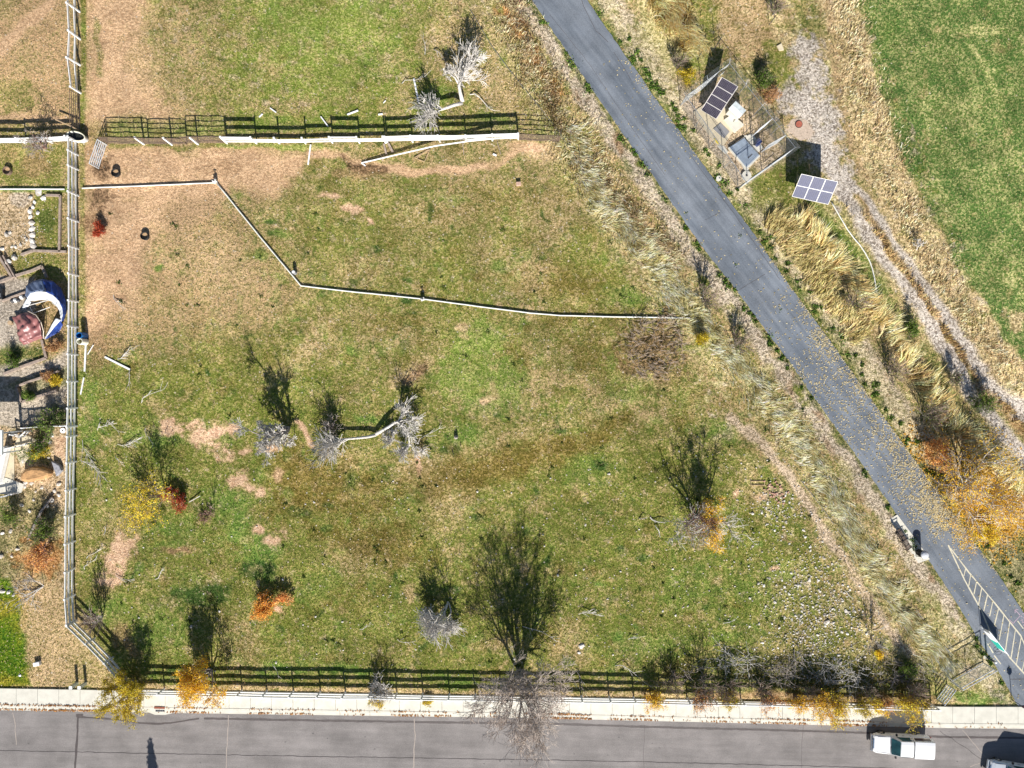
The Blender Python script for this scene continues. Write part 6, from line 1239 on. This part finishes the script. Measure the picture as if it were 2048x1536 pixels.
# ---------------------------------------------------------------- vehicles
def vehicle(name, label, origin, ang, L, hw, mt, cab, cap_=None, zs=1.0, hood=1.45, sil=None):
    """local x runs from the nose (0) to the tail (L); y across"""
    e = empty(name, origin, label, "pickup truck" if cap_ else "suv"); ca, sa = math.cos(ang), math.sin(ang)
    T = lambda x, y, z: (origin.x + x * ca - y * sa, origin.y + x * sa + y * ca, z)
    def loft(st, nm, m_, bev=.03, closed=True, parent=e):
        m = MB(); vs = []; n = None
        for x, sec in st:
            ring_ = [(y, z) for y, z in sec] + [(-y, z) for y, z in sec[::-1]]; n = len(ring_); vs += [T(x, y, z) for y, z in ring_]
        fs = [(i * n + j, i * n + (j + 1) % n, (i + 1) * n + (j + 1) % n, (i + 1) * n + j) for i in range(len(st) - 1) for j in range(n)]
        fs += [tuple(range(n - 1, -1, -1)), tuple((len(st) - 1) * n + j for j in range(n))]
        m.add(vs, fs); return m.build(nm, m_, parent, bevel=bev)
    bl = 1.02 * zs
    def sec(w, z0, z1, cr=.06): return [(w * .86, z0), (w, z0 + .12), (w * 1.01, (z0 + z1) / 2), (w * .97, z1 - .08), (w * .88, z1), (w * .45, z1 + cr * .7), (0.001, z1 + cr)]
    loft([(0.0, sec(hw * .80, .42, .72, .01)), (.10, sec(hw * .90, .36, .80, .02)), (.35, sec(hw * .97, .32, .88, .04)), (hood, sec(hw, .30, bl - .03, .05)), (hood + .6, sec(hw, .30, bl, .02)), (L - .35, sec(hw, .32, bl, .0)), (L - .05, sec(hw * .96, .40, bl - .03, .0))], "body", mt)
    x0, x1, x2, x3, ztop = cab; wb, wt = hw * .93, hw * .76
    def gsec(w0, w1, z0, z1): return [(w0, z0), (w1 + (w0 - w1) * .25, z0 + (z1 - z0) * .8), (w1, z1 - .02), (w1 * .6, z1 + .025), (.001, z1 + .035)]
    loft([(x0, gsec(wb, wb * .97, bl - .02, bl + .03)), (x1, gsec(wb, wt, bl - .02, ztop)), (x2, gsec(wb, wt, bl - .02, ztop)), (x3, gsec(wb, wt * 1.02, bl - .02, ztop - (.0 if cap_ else .1)))], "cab", mt, .02)
    # windscreen, side glass
    def sheet(nm, q, m_, o=.012, par=e):
        q = [Vector(T(*p)) for p in q]; nn = (q[1] - q[0]).cross(q[-1] - q[0]).normalized(); cc = sum(q, Vector()) / len(q); mid_ = Vector(T(L / 2, 0, bl * .8)); 
        if nn.dot(cc - mid_) < 0: nn = -nn
        m = MB(); k = len(q); m.add([p + nn * .002 for p in q] + [p + nn * o for p in q], [tuple(range(k)), tuple(range(2 * k - 1, k - 1, -1))] + [(i, (i + 1) % k, (i + 1) % k + k, i + k) for i in range(k)]); return m.build(nm, m_, par)
    def ws(t, w, lift=.012):
        x = x0 + (x1 - x0) * t; z = bl + .03 + (ztop - bl - .03) * t + .03 * (1 - abs(w)) * (.5 + t * .5); ww = (wb * .97 + (wt - wb * .97) * t); return (x - lift, w * ww, z + lift)
    m = MB(); vs = []; ny_ = 8; ntt = 3
    for j in range(ntt + 1):
        for i in range(ny_ + 1): w = -0.93 + 1.86 * i / ny_; t = .05 + .88 * j / ntt; p = ws(t, w); vs.append(T(p[0] - .06 * (1 - w * w) * (1 - t * .6) * .8, p[1], p[2] + .02))
    m.add(vs, [(j * (ny_ + 1) + i, j * (ny_ + 1) + i + 1, (j + 1) * (ny_ + 1) + i + 1, (j + 1) * (ny_ + 1) + i) for j in range(ntt) for i in range(ny_)]); m.build("windscreen", glass, e, smooth=True)
    for s_ in (-1, 1):
        f = lambda x, zz: (x, s_ * (wb + (wt - wb) * ((zz - bl) / (ztop - bl)) * .62 + .004), zz)
        z0, z1 = bl + .06, ztop - .10; sheet("side_window", [f(x0 + .42, z0), f(x3 - .12, z0), f(x3 - .16, z1), f(x1 + .10, z1)], glass)
        m = MB(); m.box(T(x0 + .42, s_ * (hw + .13), bl + .06), (.12, .20, .15), ang); m.build("mirror", black, e, bevel=.02)
        m = MB(); m.box(T(.05, s_ * hw * .66, .66), (.10, .28, .16), ang); m.build("headlight", clear_l, e, bevel=.01)
        m = MB(); m.box(T(L - .03, s_ * hw * .88, .80), (.05, .14, .28), ang); m.build("tail_light", red_l, e)
        m = MB(); m.box(T(x0 + 1.1, s_ * (hw + .012), bl - .12), (.14, .02, .03), ang); m.build("door_handle", black, e)
        for wx in (.85, L - 1.25):
            m = MB(); p0 = Vector(T(wx, s_ * (hw - .20), .34)); p1 = Vector(T(wx, s_ * (hw + .015), .34)); m.tube([p0, p0.lerp(p1, .1), p0.lerp(p1, .9), p1], [.30, .34, .34, .30], 24); w_ = m.build("wheel", rubber, e)
            m = MB(); p2 = Vector(T(wx, s_ * (hw + .03), .34)); m.tube([p1, p2], [.20, .17], 16); m.build("rim", chrome, w_)
    m = MB(); m.box(T(-.05, 0, .50), (.16, hw * 1.75, .20), ang); m.build("front_bumper", chrome if cap_ else mt, e, bevel=.03)
    m = MB(); m.box(T(L + .05, 0, .50), (.14, hw * 1.8, .18), ang); m.build("rear_bumper", chrome if cap_ else mt, e, bevel=.03)
    m = MB(); m.box(T(.03, 0, .70), (.06, hw * 1.0, .16), ang); m.build("grille", mat("blue_grey_grille", (.10, .16, .26), .4), e)
    m = MB(); m.beam(T(x0 - .07, -wb * .7, bl + .05), T(x0 - .02, -wb * .02, bl + .07), .02, .02); m.beam(T(x0 - .07, wb * .1, bl + .06), T(x0 - .02, wb * .75, bl + .05), .02, .02); m.build("wiper", black, e)
    if cap_:
        c0, c1, zt = cap_; w0, w1 = hw * .96, hw * .86
        loft([(c0, gsec(w0, w1, bl - .01, zt)), (c1 - .10, gsec(w0, w1, bl - .01, zt)), (c1, gsec(w0 * .99, w1 * .95, bl - .01, zt - .08))], "bed_cap", mt, .02)
        for s_ in (-1, 1):
            f = lambda x, zz: (x, s_ * (w0 + (w1 - w0) * ((zz - bl) / (zt - bl)) * .55 + .006), zz)
            sheet("cap_window", [f(c0 + .18, bl + .14), f(c1 - .25, bl + .14), f(c1 - .28, zt - .2), f(c0 + .12, zt - .2)], mat("cap_glass", (.05, .02, .02), .1, .3, 4, spec=.7))
    seam = MB()
    for xx in ([hood - .02, x0 + 1.75, L - .06] if cap_ else [hood - .02, 2.5, 3.6]):
        for s_ in (-1, 1): seam.beam(T(xx, s_ * (hw * 1.008), .42), T(xx, s_ * (hw * .985), bl - .06), .014, .012)
    for s_ in (-1, 1): seam.beam(T(.30, s_ * hw * .78, .885), T(hood - .02, s_ * hw * .86, bl + .0), .012, .02)
    seam.build("panel_gaps", darkm, e)
    if cap_:
        m = MB(); m.beam(T(cap_[0] - .02, -w1 * .98, cap_[2] - .06), T(cap_[0] - .02, w1 * .98, cap_[2] - .06), .03, .1); m.build("cap_seal", black, e)
    return e
o_ = g(1738, 1478); o_.z = .01
vehicle("pickup_truck", "white pickup truck with a bed cap parked at the kerb", o_, R(-2.6), 5.0, .86, paint_w, (1.42, 2.02, 2.4, 3.12, 1.62), (3.16, 4.98, 1.70))
o_ = g(1968, 1531); o_.z = .01
vehicle("suv", "silver blue car cut off by the lower right corner of the street", o_, R(-9), 4.9, .93, paint_s, (1.25, 1.95, 3.4, 4.75, 1.72), None, hood=1.3)
# ---------------------------------------------------------------- storm drain, utility posts
e = empty("storm_drain", g(320, 1420), "concrete storm drain inlet with an iron grate in the kerb", "drain"); m = MB(); m.poly([g(*p) for p in [(293, 1412.5), (346, 1413.5), (352, 1420), (344, 1426.5), (330, 1429.5), (310, 1429.5), (296, 1424), (289, 1418)]], -.03, .016); m.build("apron", conc, e)
m = MB(); m.beam(g(310, 1414) + Vector((0, 0, .13)), g(331, 1414.5) + Vector((0, 0, .13)), .16, .05); m.build("hood", mat("rusty_iron", alb(150, 84, 62), .7), e); m = MB(); m.poly([g(311, 1415.8), g(330, 1416), g(330, 1423), g(311, 1423)], .017, .022); m.build("opening", black, e); m = MB()
for k in range(5): x = 312 + 4.3 * k; m.beam(g(x, 1416) + Vector((0, 0, .035)), g(x, 1423) + Vector((0, 0, .035)), .05, .03)
m.build("grate", steel, e)
for x, y, l_ in ((155, 1366, "left of two short white utility posts by the pavement"), (172, 1366, "right of two short white utility posts by the pavement")):
    c = g(x, y); e = empty("utility_post", c, l_, "utility post"); m = MB(); m.box(c + Vector((0, 0, .45)), (.24, .24, 1.0)); m.build("post", mat("pale_green_plastic", alb(196, 204, 190), .5), e); m = MB(); m.box(c + Vector((0, 0, .97)), (.28, .28, .06)); m.build("cap", vinyl, e)
c = g(77, 1326); m = MB(); m.box(c + Vector((0, 0, .16)), (.55, .34, .34), R(10)); tag(m.build("utility_box", vinyl, base=c, bevel=.02), "low white utility box in the grass beside the green lawn", "box")
c = g(41, 1350); m = MB(); m.tube([c, c + Vector((0, 0, .1)), c + Vector((0, 0, .16))], [.12, .12, .02], 10); tag(m.build("ball", vinyl, base=c), "small white ball lying on the green lawn", "ball")
# ---------------------------------------------------------------- the neighbour's yard
def timber_run(name, label, pts, mt, w=.2, h=.22, cat="garden edging"):
    e = empty(name, g(*pts[0]), label, cat)
    for a, b in zip(pts, pts[1:]): m = MB(); m.beam(gg(*a, h / 2), gg(*b, h / 2), w, h); m.build("timber", mt, e)
    return e
timber_run("garden_bed", "timber edging around the green bed by the upper left fence", [(94, 391), (123, 392), (122, 440), (121, 500), (122, 504)], timber)
timber_run("garden_bed", "timber edging below the green bed running to the fence", [(44, 510), (68, 502), (100, 503), (135, 504)], timber)
timber_run("garden_bed", "grey timber edging of the bed above the blue tarp", [(0, 565), (30, 553), (66, 542), (86, 533), (96, 556)], timber, .22)
timber_run("garden_bed", "thin timber edge ending in a white tip left of the blue tarp", [(5, 603), (30, 593), (60, 582)], timber, .14)
timber_run("garden_bed", "timber edging below the brown tarp", [(10, 748), (50, 732), (95, 716), (86, 680)], timber, .22)
timber_run("garden_bed", "raised timber bed with white flowers and rust coloured plants", [(37, 773), (60, 764), (96, 752), (122, 742)], timber, .14, .4)
timber_run("garden_bed", "lower timber side of the raised bed", [(37, 775), (48, 804), (80, 793), (118, 781)], timber, .2, .35)
timber_run("timber_steps", "two weathered planks crossing at the left edge above the tarps", [(0, 510), (12, 530), (28, 556)], timber, .2, .3, "planks")
timber_run("timber_steps", "second pair plank beside the crossing one at the left edge", [(10, 512), (22, 534), (34, 556)], timber, .12, .3, "planks")
# tarps: cloth sheets hung over a collapsed hoop
def cloth(name, label, rows, mt, cat="tarp", fold=.05, seed=1, sub=3, parent=None):
    r = np.random.RandomState(seed); Rn = len(rows); Cn = len(rows[0]); us = np.linspace(0, Rn - 1, (Rn - 1) * sub * 2 + 1); vs_ = np.linspace(0, Cn - 1, (Cn - 1) * sub * 2 + 1); V = []
    A = np.array([[tuple(g(p[0], p[1], p[2])) for p in row] for row in rows])
    for u in us:
        i = min(int(u), Rn - 2); fu = u - i
        for v in vs_:
            j = min(int(v), Cn - 2); fv = v - j; p = (A[i, j] * (1 - fv) + A[i, j + 1] * fv) * (1 - fu) + (A[i + 1, j] * (1 - fv) + A[i + 1, j + 1] * fv) * fu
            w = fold * (math.sin(v * 4.1 + u * 1.3 + seed) + .6 * math.sin(v * 9.3 - u * 2.1) + .5 * math.sin(u * 7 + v * 3)) * (.4 + .6 * math.sin(math.pi * u / (Rn - 1)))
            V.append((p[0] + w * .3, p[1] + w * .2, max(.03, p[2] + w)))
    n = len(vs_); F_ = [(i * n + j, i * n + j + 1, (i + 1) * n + j + 1, (i + 1) * n + j) for i in range(len(us) - 1) for j in range(n - 1)]
    m = MB(); m.add(V, F_); o = m.build(name, mt, parent, base=g(*rows[0][0][:2]), smooth=True)
    s_ = o.modifiers.new("t", 'SOLIDIFY'); s_.thickness = .012
    return o if parent else tag(o, label, cat)
e = empty("collapsed_canopy", g(90, 620), "collapsed blue and white canopy draped in a ring over a bent frame", "canopy")
blue = mat("blue_canopy", alb(44, 72, 148), .5, .25, 2.5); white_c = mat("white_canopy", alb(214, 218, 222), .6, .1, 2); gb = mat("grey_blue_canopy", alb(120, 136, 166), .6, .12, 2)
OUT = [(50, 590, .2), (52, 572, .5), (66, 562, .7), (85, 558, .9), (105, 562, .9), (122, 576, .8), (132, 600, .7), (133, 625, .6), (128, 640, .3)]
MID = [(54, 596, .9), (62, 586, 1.2), (76, 582, 1.4), (92, 584, 1.5), (106, 590, 1.5), (118, 602, 1.4), (124, 616, 1.2), (126, 630, 1.0), (122, 644, .6)]
INN = [(60, 602, .5), (66, 601, .6), (80, 600, .7), (94, 600, .8), (104, 603, .8), (112, 610, .8), (118, 620, .7), (121, 632, .6), (117, 646, .3)]
cloth("blue_cloth", None, [OUT[3:], MID[3:]], blue, seed=2, parent=e, fold=.06); cloth("grey_cloth", None, [OUT[:4], MID[:4]], gb, seed=3, parent=e, fold=.05); cloth("white_lining", None, [[(x, y, z + .01) for x, y, z in MID], INN], white_c, seed=4, parent=e, fold=.07)
cloth("blue_tail", None, [[(120, 640, .6), (108, 654, .4), (90, 678, .1)], [(126, 650, .5), (118, 664, .3), (92, 679, .05)]], blue, seed=6, parent=e, fold=.03); cloth("white_tail", None, [[(112, 636, .7), (103, 650, .5), (89, 677, .12)], [(122, 640, .7), (110, 653, .5), (90, 678, .13)]], white_c, seed=7, parent=e, fold=.03)
cloth("white_corner", None, [[(54, 596, .5), (46, 610, .3), (44, 618, .1)], [(62, 604, .5), (58, 612, .3), (52, 618, .1)]], white_c, seed=8, parent=e)
for a, b in (((57, 611, .3), (97, 600, .9)), ((68, 626, .3), (100, 614, .8)), ((60, 614, .3), (88, 676, .2)), ((104, 605, .8), (118, 616, .7))): m = MB(); m.tube([g(*a), g(*b)], .035, 8); m.build("pole", alu, e)
e = empty("brown_tarp", g(58, 655), "wrinkled reddish brown tarp hanging off the bent frame", "tarp")
brn = mat("reddish_tarp", alb(150, 100, 98), .4, .18, 3)
cloth("cloth", None, [[(24, 634, .3), (40, 628, .5), (56, 624, .6)], [(32, 650, .5), (50, 645, .9), (72, 632, .8)], [(34, 666, .4), (54, 660, .9), (82, 648, .7)], [(40, 682, .15), (58, 676, .5), (84, 672, .4)], [(48, 690, .04), (64, 684, .1), (86, 677, .1)]], brn, seed=9, fold=.14, parent=e, sub=4)
m = MB(); m.tube([g(56, 622, .5), g(72, 630, .85), g(82, 645, .8), g(87, 662, .5), g(87, 677, .1)], .04, 8); m.build("hoop", mat("tan_hoop", alb(214, 198, 180), .5), e)
e = empty("yard_clutter", g(34, 600), "white plastic bags and scraps left of the canopy", "rubbish"); r = random.Random(3)
for i in range(5): m = MB(); c = g(26 + 6 * i, 604 - 2 * i + r.uniform(-4, 4)); m.tube([c + Vector((0, 0, .02)), c + Vector((.03, .02, .15)), c + Vector((.05, .0, .22))], [r.uniform(.14, .26), .18, .04], 7); m.build("bag", vinyl_d if i % 2 else darkm, e)
e = empty("yard_pot", g(24, 646), "small golden brown pot by the brown tarp", "pot"); m = MB(); c = g(24, 646); m.tube([c, c + Vector((0, 0, .3))], [.16, .2], 12); m.build("pot", timber2, e)
e = empty("yard_chair", g(3, 590), "dark seat with a white cushion at the left edge", "chair"); m = MB(); m.box(g(2, 588, .2), (.5, .9, .35)); m.build("seat", black, e); m = MB(); m.box(gg(3, 591, .42), (.35, .3, .12)); m.build("cushion", vinyl, e)
# fencing and deck
def rail_fence_white(name, label, pts, h, zs, mt, cat="fence"):
    e = empty(name, g(*pts[0]), label, cat)
    for p in pts: m = MB(); m.beam(gg(*p, -.02), gg(*p, h + .05), .11, .11); m.build("post", mt, e)
    for z in zs:
        for a, b in zip(pts, pts[1:]): m = MB(); m.beam(gg(*a, z), gg(*b, z), .06, .12); m.build("rail", mt, e)
    return e
rail_fence_white("yard_fence", "white yard fence from the deck to the long left fence", [(60, 855), (86, 853), (112, 851), (136, 851), (152, 851)], 1.1, (.3, .65, 1.08), vinyl)
e = empty("picket_fence", g(44, 851), "dark railing casting a comb of shadow above the white yard fence", "fence")
m = MB(); a, b = g(44, 853), g(134, 850); n_ = 52
m.beam(a + Vector((0, 0, 1.05)), b + Vector((0, 0, 1.05)), .05, .05); m.beam(a + Vector((0, 0, .12)), b + Vector((0, 0, .12)), .05, .05)
for k in range(n_ + 1): p = a.lerp(b, k / n_); m.beam(p, p + Vector((0, 0, 1.1)), .035, .035)
m.build("pickets", black, e)
for t in (.0, .3, .62, 1.0): m = MB(); p = a.lerp(b, t); m.beam(p, p + Vector((0, 0, 1.2)), .09, .09); m.build("post", black, e)
for nm, pts, z0, z1, l_ in (("deck_slab", [(60, 872), (40, 868), (30, 892), (44, 935), (52, 925), (70, 905), (74, 880)], 0, .12, "beige concrete patio beside the white rails"), ("deck_slab", [(14, 890), (30, 893), (30, 962), (10, 962)], -.02, .11, "narrow beige walkway left of the patio"), ("deck_slab", [(-60, 962), (14, 955), (50, 968), (44, 985), (26, 990), (-60, 980)], -.02, .15, "white concrete slab at the left edge below the walkway")):
    slab(nm, l_, pts, z0, z1, conc2 if "beige" in l_ else conc)
e = empty("patio_roof", g(-30, 900), "blue ribbed patio roof with a white fascia at the left edge", "roof")
m = MB()
for k in range(12):
    y0 = 860 + k * 3.4; m.poly([gg(-160, y0), gg(48, y0), gg(48, y0 + 2.2), gg(-160, y0 + 2.2)], 2.86, 2.93)
m.build("ribs", mat("blue_ribbed_metal", alb(70, 92, 150), .35, .1, 3), e)
m = MB(); m.poly([gg(-160, 859), gg(48, 859), gg(48, 902), gg(-160, 902)], 2.78, 2.85); m.build("deck", mat("roof_deck", (.12, .15, .25), .6), e)
m = MB(); m.beam(gg(50, 856, 2.82), gg(50, 903, 2.82), .14, .2); m.beam(gg(-160, 857, 2.82), gg(48, 857, 2.82), .12, .2); m.build("fascia", vinyl, e)
for p in ((46, 862), (46, 900)): m = MB(); m.beam(gg(*p, 0), gg(*p, 2.76), .12, .12); m.build("post", vinyl, e)
plank("white_beam", "wide white board slanting down the left edge below the ribbed roof", (22, 893), (6, 962), .5, .5, .42, .5, vinyl, "beam")
rail_fence_white("deck_rail", "white rail along the patio's upper side", [(34, 868), (52, 873), (64, 862)], .9, (.3, .85), vinyl, "railing")
rail_fence_white("deck_rail", "white rail across the middle of the patio", [(22, 896), (44, 892), (66, 886)], .9, (.3, .85), vinyl, "railing")
rail_fence_white("deck_rail", "white rail at the foot of the lower slab", [(-10, 996), (16, 991), (36, 986)], .8, (.3, .75), vinyl, "railing")
c = g(127, 861); e = empty("ring_planter", c, "white round ring with a dark hole beside the left fence", "planter"); m = MB(); m.tube([c, c + Vector((0, 0, .14))], .24, 20); m.build("ring", vinyl, e); m = MB(); m.disc(c, .06, .14, .15, 10); m.build("hole", black, e)
m = MB(); m.tube([g(56, 1078, .2), g(68, 1052, .25), g(84, 1020, .3), g(104, 995, .25)], [.10, .11, .11, .09], 8); tag(m.build("log", bark_g, base=g(56, 1078)), "grey log lying diagonally in the neighbour's bed", "log")
m = MB(); m.poly([g(*p) for p in [(108, 921), (124, 930), (128, 940), (118, 952)]], 0, .4); tag(m.build("flat_rock", mat("grey_rock", alb(164, 164, 170), .85, .2, 5, bump=.04), base=g(118, 935), bevel=.05), "pointed grey rock slab beside the left fence", "boulder")
m = MB(); P = [g(*p) for p in [(50, 948), (60, 936), (76, 932), (94, 934), (110, 940), (108, 952), (90, 958), (70, 962), (54, 962)]]; m.poly(P, 0, .8); tag(m.build("boulder", mat("orange_rock", alb(196, 152, 104), .85, .2, 3, bump=.08), base=g(80, 945), bevel=.25), "large rounded orange tan boulder in the rock bed", "boulder")
